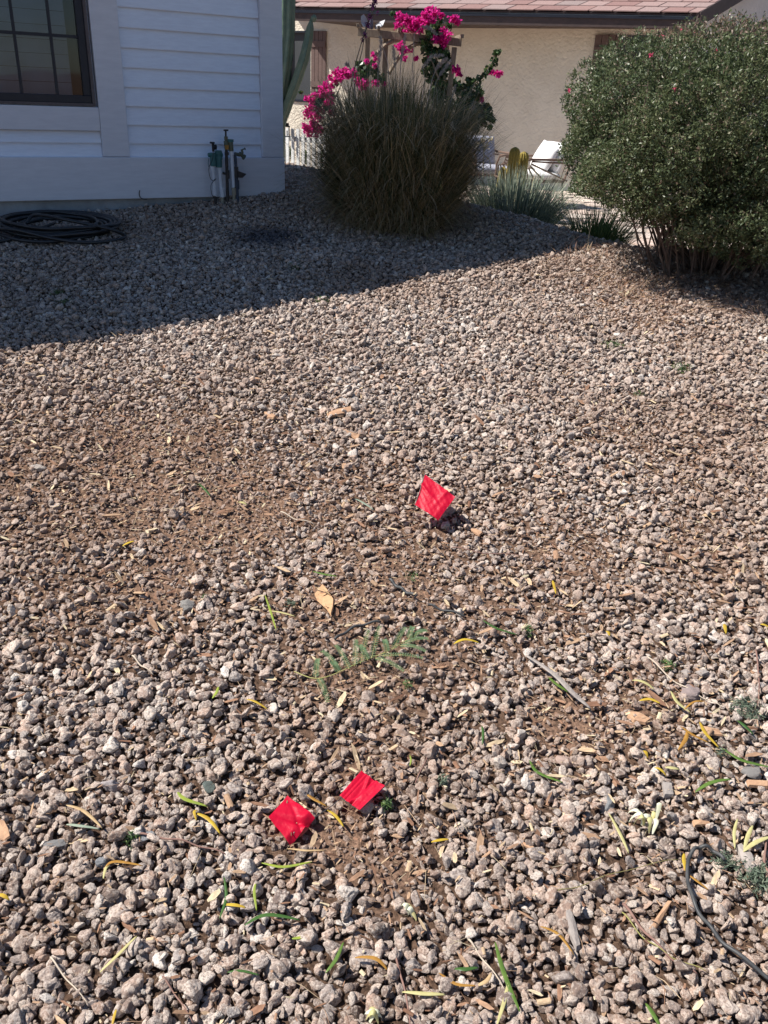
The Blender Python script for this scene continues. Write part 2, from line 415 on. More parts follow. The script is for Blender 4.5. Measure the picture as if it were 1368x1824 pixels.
def scatter(name, parent, pos, rot, scl, idx, meshes, kind='stuff', soil=None):
    """one object; its points carry turned and scaled copies of a few meshes"""
    me = bpy.data.meshes.new(name); me.vertices.add(len(pos)); me.vertices.foreach_set('co', np.asarray(pos, np.float32).ravel())
    for nm, arr, ty, key in (('rot', rot, 'FLOAT_VECTOR', 'vector'), ('scl', scl, 'FLOAT_VECTOR', 'vector'), ('idx', idx, 'INT', 'value')):
        a = me.attributes.new(nm, ty, 'POINT'); a.data.foreach_set(key, np.asarray(arr, np.int32 if ty == 'INT' else np.float32).ravel())
    if soil is not None:
        a = me.attributes.new('soil', 'FLOAT', 'POINT'); a.data.foreach_set('value', np.asarray(soil, np.float32))
    me.update()
    src = bpy.data.collections.new(name+'_shapes')
    for i, ms in enumerate(meshes):
        src.objects.link(bpy.data.objects.new(f'{name}_shape_{i:02d}', ms))
    o = bpy.data.objects.new(name, me); COL.objects.link(o)
    if parent: o.parent = parent
    if kind: o['kind'] = kind
    ng = bpy.data.node_groups.new(name+'_nodes', 'GeometryNodeTree')
    ng.interface.new_socket('Geometry', in_out='INPUT', socket_type='NodeSocketGeometry')
    ng.interface.new_socket('Geometry', in_out='OUTPUT', socket_type='NodeSocketGeometry')
    N, L = ng.nodes, ng.links
    gi = N.new('NodeGroupInput'); go = N.new('NodeGroupOutput')
    iop = N.new('GeometryNodeInstanceOnPoints'); ci = N.new('GeometryNodeCollectionInfo')
    ci.inputs['Collection'].default_value = src; ci.inputs['Separate Children'].default_value = True; ci.inputs['Reset Children'].default_value = True
    def attr(nm, ty):
        n = N.new('GeometryNodeInputNamedAttribute'); n.data_type = ty; n.inputs['Name'].default_value = nm; return n.outputs['Attribute']
    e2r = N.new('FunctionNodeEulerToRotation')
    L.new(gi.outputs[0], iop.inputs['Points']); L.new(ci.outputs[0], iop.inputs['Instance'])
    iop.inputs['Pick Instance'].default_value = True
    L.new(attr('idx', 'INT'), iop.inputs['Instance Index'])
    L.new(attr('rot', 'FLOAT_VECTOR'), e2r.inputs[0]); L.new(e2r.outputs[0], iop.inputs['Rotation'])
    L.new(attr('scl', 'FLOAT_VECTOR'), iop.inputs['Scale'])
    L.new(iop.outputs[0], go.inputs[0])
    md = o.modifiers.new('scatter', 'NODES'); md.node_group = ng
    return o
SM_ALL = soil_mask(PT[:, 0], PT[:, 1])
scatter('gravel', bed, PT[rest], ROT[rest], SCL[rest], IDX[rest], ROCKS, soil=SM_ALL[rest])

# fine pebbles and grit between the stones
SMALL = [rock_mesh('pebble', 300+i, .75, 1.2, 10, *ico(2)) for i in range(5)]
pb = field(.019, .9, y1=7.0); mk = soil_mask(pb[:, 0], pb[:, 1])
pb = pb[rng.random(len(pb)) < .35+.6*mk]
ps = np.clip(np.exp(rng.normal(0, .4, len(pb)))*.0048, .002, .010)
scatter('pebbles', bed, np.column_stack([pb, ground(pb[:, 0], pb[:, 1])+ps*.6]), slope_euler(len(pb), .6), ps[:, None]*np.ones((1, 3)), rng.integers(0, 5, len(pb)), SMALL, soil=soil_mask(pb[:, 0], pb[:, 1]))

# dry litter: slivers of wood, straw, bark chips
M_LITTER = ramp_mat('dry_litter', [(0, (.16, .085, .055)), (.3, (.30, .17, .11)), (.6, (.42, .28, .18)), (.85, (.55, .42, .27)), (1, (.62, .53, .36))], .85, 'obj', .1, .15, .25, 3)
def litter_shapes():
    out = []
    for k in range(4):                          # straws and needles, bent
        b = random.uniform(-.25, .25); c = random.uniform(-.12, .2)
        out.append(MB().tube([(-1, 0, 0), (-.3, b*.6, c*.5), (.35, b, c), (1, b*.2, 0)], [.02, .035, .03, .012], 4).mesh('straw'))
    for k in range(4):                          # flat splinters
        w = random.uniform(.12, .28); t = .05
        out.append(MB().prism([(-1, -w*.4, 0), (-.2, -w, .03), (.8, -w*.7, 0), (1, .1*w, 0), (.5, w, .02), (-.6, w*.8, 0)], (0, 0, t)).mesh('splinter'))
    for k in range(2):                          # curled bark bits
        vs = []; fs = []
        for i in range(5):
            a = (i/4-.5)*1.6
            vs += [(-.8+.1*math.sin(i*3+k), .5*math.sin(a), .5*math.cos(a)-.45), (.8, .5*math.sin(a), .5*math.cos(a)-.45)]
        for i in range(4): fs.append((2*i, 2*i+1, 2*i+3, 2*i+2))
        out.append(MB().add(vs, fs).mesh('bark'))
    for x in out: x.materials.append(M_LITTER)
    return out
lt = field(.0165, 1.0, y1=7.2); mk = soil_mask(lt[:, 0], lt[:, 1])
d_ = .16+.75*mk+.30*np.exp(-((lt[:, 0]-.75)**2/.35+(lt[:, 1]-1.75)**2/.35))+.2*vnoise(lt[:, 0], lt[:, 1], .3, 4)*(lt[:, 1] < 4)
lt = lt[rng.random(len(lt)) < d_]
ls = np.clip(np.exp(rng.normal(0, .55, len(lt)))*.0085, .003, .034)
li = rng.integers(0, 10, len(lt)); ls = np.where(li >= 8, ls*.6, ls)
scatter('wood_litter', bed, np.column_stack([lt, ground(lt[:, 0], lt[:, 1])+rng.uniform(.008, .032, len(lt))]),
        slope_euler(len(lt), .28), ls[:, None]*rng.uniform(.7, 1.2, (len(ls), 3)), li, litter_shapes())

st_ = field(.075, 1.0, y1=4.6); mk = soil_mask(st_[:, 0], st_[:, 1])
st_ = st_[rng.random(len(st_)) < .16+.55*mk+.45*np.exp(-((st_[:, 0]-.5)**2/.5+(st_[:, 1]-1.6)**2/.3))]
sl = np.clip(np.exp(rng.normal(0, .4, len(st_)))*.023, .010, .045)
scatter('long_straw', bed, np.column_stack([st_, ground(st_[:, 0], st_[:, 1])+rng.uniform(.022, .036, len(st_))]), slope_euler(len(st_), .14), np.column_stack([sl, sl, sl])*np.array([1, .55, .55]), rng.integers(0, 4, len(st_)), litter_shapes()[:4])

# ------------------------------------------------------------------ the white house on the left
def WP(s, off, z):                              # point s along the wall (0 = right corner), off in front of it
    return Vector((C0[0]+DW[0]*s+NW[0]*off, C0[1]+DW[1]*s+NW[1]*off, z))
RW = Matrix(((DW[0], NW[0], 0), (DW[1], NW[1], 0), (0, 0, 1)))
def wbox(mb, s0, s1, o0, o1, z0, z1):
    return mb.box(WP((s0+s1)/2, (o0+o1)/2, (z0+z1)/2), (s1-s0, abs(o1-o0), z1-z0), RW)
S_L, DEPTH, Z_TOP = -6.2, 1.5, 4.42
house = empty('white_house', WP(-3, -1.2, .6), 'white lap-sided house in shade with pale grey trim and a bronze gridded window', 'house')
mb = MB(); wbox(mb, S_L, -.03, -DEPTH, -.06, 1.0, Z_TOP)
# the window opening is cut by building the core around it
WS0, WS1, WZ0, WZ1 = -3.05, -1.478, 1.40, 2.78
mb = MB()
wbox(mb, S_L, WS0, -DEPTH, -.05, .79, Z_TOP); wbox(mb, WS1, -.03, -DEPTH, -.05, .79, Z_TOP)
wbox(mb, WS0, WS1, -DEPTH, -.05, .79, WZ0); wbox(mb, WS0, WS1, -DEPTH, -.05, WZ1, Z_TOP); wbox(mb, WS0, WS1, -DEPTH, -.9, WZ0, WZ1)
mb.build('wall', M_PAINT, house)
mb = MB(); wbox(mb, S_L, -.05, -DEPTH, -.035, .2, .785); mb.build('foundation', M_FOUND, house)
# lap siding, board by board
def lap(s0, s1, z, h):
    b = MB(); prof = [(-.045, z), (-.012, z-.004), (-.012, z+.004), (-.032, z+h), (-.045, z+h)]
    vs0 = [WP(s0, o, zz_) for o, zz_ in prof]
    b.prism(vs0, WP(s1, 0, 0)-WP(s0, 0, 0))
    b.build('siding_board', M_PAINT, house)
k = 0; z = 1.0335
while z < Z_TOP-.1:
    zz0 = max(z, 1.066)
    if z > 1.0: lap(-1.262, -.187, zz0, z+.1268-zz0-.001)
    if z < 1.24 and z+.1268 <= 1.30: lap(-5.9, -1.462, zz0, min(z+.1268, 1.237)-zz0-.001)
    elif z < 1.24: lap(-5.9, -1.462, zz0, 1.237-zz0)
    if z > WZ1+.15: lap(-5.9, -1.462, zz0, .1258)
    z += .1268
for (s0, s1, z0, z1, off) in [(-.185, 0.0, 1.066, Z_TOP, .012), (-1.46, -1.264, 1.066, Z_TOP, .010), (S_L+.1, -1.462, 1.239, 1.396, .008), (S_L+.1, -1.462, WZ1+.002, WZ1+.15, .008)]:
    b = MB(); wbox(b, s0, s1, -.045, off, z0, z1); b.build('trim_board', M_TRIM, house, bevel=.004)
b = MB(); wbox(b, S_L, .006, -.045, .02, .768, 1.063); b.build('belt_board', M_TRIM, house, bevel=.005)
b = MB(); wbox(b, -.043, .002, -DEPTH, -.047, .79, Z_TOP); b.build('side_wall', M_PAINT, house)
# roof with deep eaves
b = MB()
ev = .70
for s in (0,):
    a0 = WP(S_L, ev, Z_TOP-.14); a1 = WP(.42, ev, Z_TOP-.14); b0 = WP(S_L, -DEPTH/2, Z_TOP+.30); b1 = WP(.42, -DEPTH/2, Z_TOP+.30); c0 = WP(S_L, -DEPTH-.03, Z_TOP-.02); c1 = WP(.42, -DEPTH-.03, Z_TOP-.02)
    vs = [a0, a1, b0, b1, c0, c1]; vs2 = [v+Vector((0, 0, .14)) for v in vs]
    b.add(vs+vs2, [(0, 2, 3, 1), (2, 4, 5, 3), (6, 7, 9, 8), (8, 9, 11, 10), (0, 1, 7, 6), (4, 10, 11, 5), (1, 3, 9, 7), (3, 5, 11, 9), (0, 6, 8, 2), (2, 8, 10, 4)])
b.build('roof', M_FASCIA, house)
# window
b = MB(); f_ = .02
for (s0, s1, z0, z1) in [(WS0, WS1, WZ0+.001, WZ0+f_), (WS0, WS1, WZ1-f_, WZ1-.001), (WS0, WS0+f_, WZ0+f_, WZ1-f_), (WS1-f_, WS1-.001, WZ0+f_, WZ1-f_)]:
    wbox(b, s0, s1, -.05, .004, z0, z1)
win = b.build('window', M_WFRAME, house)
b = MB()
i0, i1, j0, j1 = WS0+f_, WS1-f_, WZ0+f_, WZ1-f_; g = .05
for (s0, s1, z0, z1) in [(i0, i1, j0, j0+g), (i0, i1, j1-g, j1), (i0, i0+g, j0+g, j1-g), (i1-g, i1, j0+g, j1-g)]:
    wbox(b, s0, s1, -.07, -.012, z0, z1)
b.build('sash', M_BRONZE, win, bevel=.003)
for s in (-2.685, -2.445, -2.205, -1.965, -1.728):
    if s > i0+.08: b = MB(); wbox(b, s-.009, s+.009, -.047, -.028, j0+g, j1-g); b.build('muntin', M_BRONZE, win)
for zz_ in (1.838, 2.205, 2.57):
    b = MB(); wbox(b, i0+g, i1-g, -.049, -.026, zz_-.010, zz_+.010); b.build('muntin', M_BRONZE, win)
mg = bpy.data.materials.new('window_glass'); mg.use_nodes = True; N = mg.node_tree.nodes; L = mg.node_tree.links; N.clear()
tr = N.new('ShaderNodeBsdfTransparent'); tr.inputs[0].default_value = (.72, .75, .78, 1); gl = N.new('ShaderNodeBsdfGlossy'); gl.inputs['Roughness'].default_value = .03
fr = N.new('ShaderNodeFresnel'); fr.inputs[0].default_value = 1.5; mx = N.new('ShaderNodeMixShader'); ou = N.new('ShaderNodeOutputMaterial')
tcg = N.new('ShaderNodeTexCoord'); ng_ = N.new('ShaderNodeTexNoise'); ng_.inputs['Scale'].default_value = 2.5; bpg = N.new('ShaderNodeBump'); bpg.inputs['Distance'].default_value = .0012
L.new(tcg.outputs['Object'], ng_.inputs[0]); L.new(ng_.outputs[0], bpg.inputs['Height']); L.new(bpg.outputs[0], gl.inputs['Normal'])
L.new(fr.outputs[0], mx.inputs[0]); L.new(tr.outputs[0], mx.inputs[1]); L.new(gl.outputs[0], mx.inputs[2]); L.new(mx.outputs[0], ou.inputs[0])
b = MB(); wbox(b, i0+g-.005, i1-g+.005, -.040, -.037, j0+g-.005, j1-g+.005); b.build('pane', mg, win)
zz_ = j0+.04
while zz_ < j1-.05:
    b = MB(); wbox(b, i0+.04, i1-.10, -.16, -.150, zz_, zz_+.086); b.build('blind_slat', M_BLIND, win); zz_ += .089
b = MB(); wbox(b, WS0+.001, WS1-.001, -.30, -.29, WZ0+.001, WZ1-.001); b.build('dark_room', M_DARK, win)

# ------------------------------------------------------------------ the cream house across the path
AL = math.radians(20.0); DF = np.array([math.cos(AL), -math.sin(AL)]); BR = math.radians(42.0); DR = np.array([math.sin(BR), math.cos(BR)])
OF = np.array([1.011, 14.0]); K = OF+DF*3.01; Z_E = 2.49; Z_ET = 2.665; SL = 4.32; PATIO = .30
def FP(s, r, z): return Vector((K[0]+DFE[0]*s+DR[0]*r, K[1]+DFE[1]*s+DR[1]*r, z))       # s along the eave (0 = right corner), r along the gable side
DFE = DF.copy()
cream = empty('cream_house', FP(-3, 2, PATIO), 'cream stucco house with pink shingle roof and brown fascia behind the patio', 'house')
S0 = -5.97; WR = .36                            # left end of the roof; wall set back
r_rise = .34
wl = -7.4
# walls (facade with a window opening at the left, gable side)
fa_p = K+DR*WR; DEAVE = DF; AW = math.radians(32.0); DF = np.array([math.cos(AW), -math.sin(AW)])
def fs_px(px, py): s, z = on_plane(px, py, fa_p, DF); return s, z
shL, shT = fs_px(556, 55); shR, _ = fs_px(583, 55); _, shB = fs_px(580, 173); wL, _ = fs_px(490, 50); _, wT = fs_px(530, 56); _, wB = fs_px(530, 178); cL, _ = fs_px(516, 100)
b = MB(); TH = .2
nf = np.array([-DF[1], DF[0]]); nfe = np.array([-DEAVE[1], DEAVE[0]])
def fbox(mb, s0, s1, d0, d1, z0, z1):
    q = [(s0, d0), (s1, d0), (s1, d1), (s0, d1)]
    return mb.prism([Vector((fa_p[0]+DF[0]*s+nf[0]*d, fa_p[1]+DF[1]*s+nf[1]*d, z0)) for s, d in q], (0, 0, z1-z0))
fbox(b, wl, wL, 0, TH, 0.0, Z_E+.5); fbox(b, shL-.03, -.12, 0, TH, 0.0, Z_E+.1); fbox(b, wL, shL-.03, 0, TH, 0.0, wB); fbox(b, wL, shL-.03, 0, TH, wT, Z_E+.5)
b.build('front_wall', M_STUCCO, cream)
b = MB(); g0 = np.array(K)+DR*.02-DF*.10
q0 = K+DR*.40-DFE*.115; q1 = K+DR*5.5-DFE*.115
nr = np.array([DR[1], -DR[0]])
def gz(r): return Z_ET+r_rise*r-.02
poly = [Vector((q0[0], q0[1], 0)), Vector((q1[0], q1[1], 0)), Vector((q1[0], q1[1], gz(5.5))), Vector((q0[0], q0[1], gz(.4)))]
b.prism(poly, (-nr[0]*.2, -nr[1]*.2, 0)); b.build('gable_wall', M_STUCCO_SHADE, cream)
# roof deck, fascias
def RP(s, r, lift=0): return FP(s, r, Z_ET+r_rise*r+lift)
b = MB(); b.prism([RP(S0, 0, -.03), RP(0, 0, -.03), RP(0, 5.6, -.03), RP(S0-6.1, 5.6, -.03)], (0, 0, .025)); b.build('roof_deck', M_FASCIA, cream)
b = MB(); b.prism([FP(S0, 0, Z_E), FP(-.03, 0, Z_E), FP(-.03, 0, Z_ET-.035), FP(S0, 0, Z_ET-.035)], (nfe[0]*.03, nfe[1]*.03, 0)); b.build('eave_fascia', M_FASCIA, cream)
b = MB(); b.prism([FP(S0, 0, Z_ET-.07), FP(-.03, 0, Z_ET-.07), FP(-.03, 0, Z_ET-.032), FP(S0, 0, Z_ET-.032)], (-nfe[0]*.02, -nfe[1]*.02, 0)); b.build('drip_edge', M_BRONZE, cream)
b = MB(); b.prism([FP(-.03, -.01, Z_E), FP(-.03, 5.6, Z_E+r_rise*5.6), FP(-.03, 5.6, Z_ET+r_rise*5.6+.01), FP(-.03, -.01, Z_ET+.005)], (nr[0]*.04, nr[1]*.04, 0)); b.build('rake_fascia', M_FASCIA, cream)
b = MB(); b.prism([FP(.012, -.01, Z_ET-.06), FP(.012, 5.6, Z_ET-.06+r_rise*5.6), FP(.012, 5.6, Z_ET+.02+r_rise*5.6), FP(.012, -.01, Z_ET+.02)], (nr[0]*.02, nr[1]*.02, 0)); b.build('rake_edge', M_FASCIA, cream)
b = MB(); b.prism([FP(S0, .03, Z_E+.02), FP(-.2, .03, Z_E+.02), FP(-.2, WR+.05, Z_E+.02), FP(S0, WR+2.6, Z_E+.02)], (0, 0, .015)); b.build('soffit', M_FASCIA, cream)
# shingles: the rows one can see, each tab on its own; the rows above joined
EXPO = .225; n_sh = 0; rest_mb = MB()
for row in range(26):
    r_a = row*EXPO-.03; s = S0-r_a*1.1-random.uniform(0, .3); s_min = S0-.02-max(0, r_a)*1.1 
    while s < 0:
        w = random.uniform(.30, .42); a0, a1 = max(s, s_min), min(s+w-.016, -.01+.02)
        s += w
        if a1-a0 < .04: continue
        lift = .006+random.uniform(0, .004); dr_ = random.uniform(-.008, .008)
        tgt = MB() if n_sh < 300 and row < 14 else rest_mb
        A, B_, C_, D_ = RP(a0, r_a+dr_, lift+.012), RP(a1, r_a+dr_, lift+.012), RP(a1, r_a+EXPO+.03, lift), RP(a0, r_a+EXPO+.03, lift)
        tgt.prism([A, B_, C_, D_], (0, 0, .012))
        if tgt is not rest_mb: tgt.build('shingle', M_SHINGLE, cream); n_sh += 1
rest_mb.build('shingles', M_SHINGLE, cream, kind='stuff')
# facade window, shutters
b = MB(); fw_ = .035
for (a0, a1, z0, z1) in [(wL-.02, shL, wB-.03, wB+.01), (wL-.02, shL, wT-.02, wT+.01), (cL-.02, cL+.012, wB, wT)]:
    fbox(b, a0, a1, -.02, .05, z0, z1)
w2 = b.build('window', M_BRONZE, cream)
b = MB(); fbox(b, wL, shL-.02, .03, .035, wB, wT); b.build('screen', M_SCREEN, w2)
def shutter(s0, s1, z0, z1, boxf, par):
    b = MB(); n = 4; w = (s1-s0)/n
    root = MB(); boxf(root, s0+.01, s1-.01, -.018, -.006, z0+.01, z1-.01); sh = root.build('shutter', M_SHUTTER, par)
    for i in range(n):
        q = MB(); boxf(q, s0+i*w+.004, s0+(i+1)*w-.004, -.034, -.019, z0, z1); q.build('plank', M_SHUTTER, sh)
    for zc in (z1-.20, z0+.20):
        q = MB(); boxf(q, s0+.01, s1-.01, -.05, -.035, zc-.045, zc+.045); q.build('batten', M_SHUTTER, sh)
    return sh
shutter(shL, shR, shB, shT, fbox, cream)
s2, z2t = fs_px(1062, 62); s2r, _ = fs_px(1135, 62)
shutter(s2, s2+.42, .95, z2t, fbox, cream)
b = MB(); fbox(b, s2+.42, -.6, -.01, .02, .95, z2t); b.build('window', M_SCREEN, cream)
def gbox(mb, s0, s1, d0, d1, z0, z1):
    O = q0; q = [(s0, d0), (s1, d0), (s1, d1), (s0, d1)]
    return mb.prism([Vector((O[0]+DR[0]*s-nr[0]*d, O[1]+DR[1]*s-nr[1]*d, z0)) for s, d in q], (0, 0, z1-z0))
sg, zg = on_plane(1327, 60, q0, DR)
shutter(sg, sg+.45, .9, zg, gbox, cream)

# ------------------------------------------------------------------ patio of irregular flagstones
patio_mat = mat('patio_base', (.40, .34, .29), .9, (.30, .25, .21), 10, .003, 60)
M_PAVER = ramp_mat('flagstone', [(0, (.52, .40, .34)), (.5, (.60, .52, .45)), (1, (.55, .43, .38))], .85, 'obj', 0, .2, .2, 14, .004)
b = MB(); b.box((2.4, 11.2, PATIO-.045), (7.6, 6.6, .06)); patio = b.build('patio', patio_mat); meta(patio, kind='structure')
for i in range(16):
    for j in range(13):
        cx = -1.15+i*.47+random.uniform(-.03, .03)+(j % 2)*.2; cy = 8.15+j*.47+random.uniform(-.03, .03)
        if cx > 6 or cy > 14.2: continue
        n = 6; a_ = random.random()
        poly = []
        for k in range(n):
            t = 2*math.pi*(k+a_)/n; rr = .235*random.uniform(.9, 1.08)
            poly.append((cx+rr*math.cos(t), cy+rr*math.sin(t), PATIO-.014))
        MB().prism(poly, (0, 0, .016+random.uniform(0, .004))).build('paver', M_PAVER, patio)

# ------------------------------------------------------------------ leaves and plants
def rand_unit(n):
    v = rng.normal(size=(n, 3)); return v/np.linalg.norm(v, axis=1)[:, None]
def leaf_quads(c, L_, Wd, axis, side, fold=.0):
    """diamond leaves: centre c, long axis, side vector -> V, F"""
    n = len(c); L_ = np.broadcast_to(L_, (n,))[:, None]; Wd = np.broadcast_to(Wd, (n,))[:, None]
    nor = np.cross(axis, side)
    v0 = c-axis*L_*.5; v2 = c+axis*L_*.5
    v1 = c+side*Wd*.5+nor*Wd*fold-axis*L_*.06; v3 = c-side*Wd*.5+nor*Wd*fold-axis*L_*.06
    V = np.stack([v0, v1, v2, v3], 1).reshape(-1, 3); F = np.arange(4*n).reshape(-1, 4)
    return V, F
def perp(ax):
    r_ = rand_unit(len(ax)); s = np.cross(ax, r_); return s/np.linalg.norm(s, axis=1)[:, None]
def blades(base, dirs, length, width, droop, nseg=5, tint=None, lean=None):
    """grass blades: base n x 3, start direction, arching under their weight"""
    n = len(base); t = np.linspace(0, 1, nseg+1)
    d = dirs/np.linalg.norm(dirs, axis=1)[:, None]
    hor = d.copy(); hor[:, 2] = 0; hl = np.linalg.norm(hor, axis=1)[:, None]; hor = hor/np.maximum(hl, 1e-5)
    side = np.stack([-hor[:, 1], hor[:, 0], np.zeros(n)], 1)
    tw = rng.uniform(-.9, .9, n)[:, None]; side = side*np.cos(tw)+hor*np.sin(tw)
    P_ = []
    p_ = base.copy(); ang_ = np.zeros(n)
    cur = d.copy(); step = (length/nseg)[:, None]
    P_.append(p_.copy())
    for k in range(nseg):
        cur = cur+np.column_stack([hor[:, 0]*droop*.55, hor[:, 1]*droop*.55, -droop])/nseg*(0.5+1.2*k/nseg)
        cur /= np.linalg.norm(cur, axis=1)[:, None]
        p_ = p_+cur*step; P_.append(p_.copy())
    V = []
    for k in range(nseg+1):
        w = (width*(1-t[k]**1.6)*.5+.0003)[:, None]
        V.append(P_[k]-side*w); V.append(P_[k]+side*w)
    V = np.stack(V, 1)                           # n x 2(nseg+1) x 3
    idx = np.arange(n)[:, None, None]*(2*(nseg+1)); q = np.array([[2*k, 2*k+1, 2*k+3, 2*k+2] for k in range(nseg)])[None]
    F = (idx+q).reshape(-1, 4)
    T = np.repeat(tint if tint is not None else rng.random(n), nseg)
    return V.reshape(-1, 3), F, T, P_[-1]

# fountain grass in the house's shade
gx, gy = -.03, 6.78; gz_ = G(gx, gy)
M_GRASS = ramp_mat('fountain_grass', [(0, (.035, .055, .02)), (.3, (.08, .10, .04)), (.5, (.18, .165, .08)), (.72, (.38, .30, .17)), (1, (.58, .47, .32))], .55, 'attr', .3, .35)
grass = empty('fountain_grass', (gx, gy, gz_), 'large rounded clump of dark fountain grass standing in the house shadow', 'ornamental grass')
n = 15000
a = rng.uniform(0, 2*math.pi, n); rr = .34*np.sqrt(rng.random(n)); 
base = np.column_stack([gx+rr*np.cos(a)*1.15, gy+rr*np.sin(a), np.full(n, 0.0)]); base[:, 2] = ground(base[:, 0], base[:, 1])-.01
tilt = np.clip(.04+rr/.34*.34+rng.normal(0, .17, n), -.2, 1.0)
tuft = (np.floor((base[:, 0]-gx)/.055)*31+np.floor((base[:, 1]-gy)/.055)*17).astype(int) % 997
tt = rng.random((997, 4)); tilt = tilt+(tt[tuft, 0]-.5)*.30
a2 = a+rng.normal(0, .45, n)+(tt[tuft, 1]-.5)*1.6
dirs = np.column_stack([np.cos(a2)*np.sin(tilt), np.sin(a2)*np.sin(tilt), np.cos(tilt)])
ln = (.86+.26*tt[tuft, 2])*np.clip(rng.normal(.90, .15, n), .3, 1.12)*(1-.30*np.clip(tilt, 0, 1)); ln *= np.where(rng.random(n) < .3, rng.uniform(.4, .9, n), 1)
tint = np.clip(rng.beta(1.5, 2.4, n)+(tt[tuft, 3]-.5)*.35+.06+.3*(ln < .62)+.22*(tilt > .6), 0, 1)
V, F, T, tips = blades(base, dirs, ln, rng.uniform(.005, .010, n), np.where(rng.random(n) < .22, rng.uniform(.8, 2.0, n), rng.uniform(.05, .8, n)), 6, tint)
V[:, 0] = gx+(V[:, 0]-gx)*.90
link('blades', np_mesh('blades', V, F, False, T), M_GRASS, grass, kind='stuff')
# low skirt of dead blades around the foot
n = 10000; a = rng.uniform(0, 2*math.pi, n); hz = rng.random(n)**1.1*.80; rr = rng.uniform(.20, .40, n)+.22*hz
base = np.column_stack([gx+rr*np.cos(a)*1.12, gy+rr*np.sin(a), 0*a]); base[:, 2] = ground(base[:, 0], base[:, 1])+hz
tilt = rng.uniform(.5, 1.7, n); a2 = a+rng.normal(0, .7, n)
dirs = np.column_stack([np.cos(a2)*np.sin(tilt), np.sin(a2)*np.sin(tilt), np.cos(tilt)])
V, F, T, _ = blades(base, dirs, rng.uniform(.12, .36, n), rng.uniform(.004, .0075, n), rng.uniform(.5, 1.6, n), 4, np.clip(rng.normal(.72, .2, n), 0, 1))
V[:, 0] = gx+(V[:, 0]-gx)*.93
link('dead_blades', np_mesh('dead_blades', V, F, False, T), M_GRASS, grass, kind='stuff')
M_PLUME = mat('grass_plume', (.40, .34, .31), .9, (.52, .45, .41), 40, trans=.3)
def plume(pts, w=.017):
    """soft bristly seed head along a stalk"""
    pts = [Vector(q) for q in pts]; b = MB(); b.tube(pts, [.0022]*len(pts), 4)
    start = max(1, len(pts)//2)
    st = b.build('plume', M_PLUME, grass)
    P0 = []; A0 = []
    for i in range(start, len(pts)-1):
        for k in range(90):
            f = random.random(); q = pts[i].lerp(pts[i+1], f); t = (pts[i+1]-pts[i]).normalized()
            u = (i-start+f)/max(1, len(pts)-1-start); ww = w*math.sin(math.pi*(.12+.8*u))+.003
            o = Vector(rand_unit(1)[0]); o = (o-t*o.dot(t)).normalized(); ax = (o*.8+t*.9).normalized()
            P0.append(q+o*ww*.5); A0.append(ax)
    P0 = np.array(P0); A0 = np.array(A0)
    V, F = leaf_quads(P0, .026, .0032, A0, perp(A0)); me = np_mesh('bristles', V, F, False, rng.random(len(F)))
    link('bristles', me, M_PLUME, st)
for pp in [[(740, 230), (735, 120), (738, 60), (752, 47), (766, 50), (778, 62)], [(700, 230), (690, 110), (680, 78), (676, 65), (672, 90), (674, 120)][:4], [(745, 230), (757, 140), (752, 120), (770, 100), (790, 98), (800, 104)][:5],
           [(690, 240), (706, 150), (704, 120), (702, 100), (700, 82)], [(730, 230), (712, 150), (714, 110), (718, 85), (722, 60)], [(750, 240), (770, 140), (776, 125), (785, 112), (797, 104)], [(765, 240), (775, 150), (783, 135), (792, 122), (803, 108)],
           [(660, 240), (672, 150), (674, 120), (676, 95), (679, 70)], [(640, 230), (628, 130), (622, 118), (616, 112)], [(795, 240), (798, 200), (806, 170), (812, 150)], [(820, 260), (830, 220), (840, 195), (846, 180)]]:
    y_ = gy+random.uniform(-.25, .25)
    plume([at_y(x, y, y_) for x, y in pp])

# the big shrub on the right
bx, by = bush_c; bz = G(bx, by)
shrub = empty('flowering_shrub', (bx, by, bz), 'large bushy shrub with tiny green leaves, bare foot stems and a few pink blooms', 'shrub')
M_LEAF = ramp_mat('shrub_leaf', [(0, (.045, .065, .032)), (.3, (.075, .105, .048)), (.6, (.125, .155, .072)), (.85, (.22, .235, .125)), (.95, (.22, .15, .12)), (1, (.30, .26, .18))], .45, 'attr', .3, .45)
M_STEM = mat('shrub_stem', (.11, .075, .06), .8, (.19, .14, .115), 30)
b = MB()
twigs = []
for k in range(110):
    a = random.uniform(0, 2*math.pi); r_ = random.uniform(.0, .42); x0, y0 = bx+r_*math.cos(a)*1.0, by+r_*math.sin(a)*.8
    top = random.uniform(.5, 1.0); out = random.uniform(.3, .72)
    x1, y1 = bx+(r_*.5+out)*math.cos(a)*1.05, by+(r_*.5+out)*math.sin(a)
    z0 = G(x0, y0)-.02; z1 = z0+.35+top*.8
    pts_ = [Vector((x0, y0, z0))]
    for t in (.2, .4, .6, .8, 1):
        pts_.append(Vector((x0+(x1-x0)*t**.8+random.uniform(-.03, .03), y0+(y1-y0)*t**.8+random.uniform(-.03, .03), z0+(z1-z0)*t)))
    r1 = random.uniform(.005, .012)
    b.tube(pts_, [r1, r1*.85, r1*.7, r1*.55, r1*.4, r1*.2], 5)
    for q in range(4):
        i = random.randint(2, 5); s_ = pts_[i]; e_ = s_+Vector((random.uniform(-.14, .14)+math.cos(a)*.04, random.uniform(-.14, .14)+math.sin(a)*.04, random.uniform(.0, .22)))
        mid = s_.lerp(e_, .5)+Vector((random.uniform(-.03, .03), random.uniform(-.03, .03), .02)); b.tube([s_, mid, e_], [r1*.45, r1*.3, r1*.12], 4); twigs.append((mid, e_))
b.build('stems', M_STEM, shrub, kind='stuff')
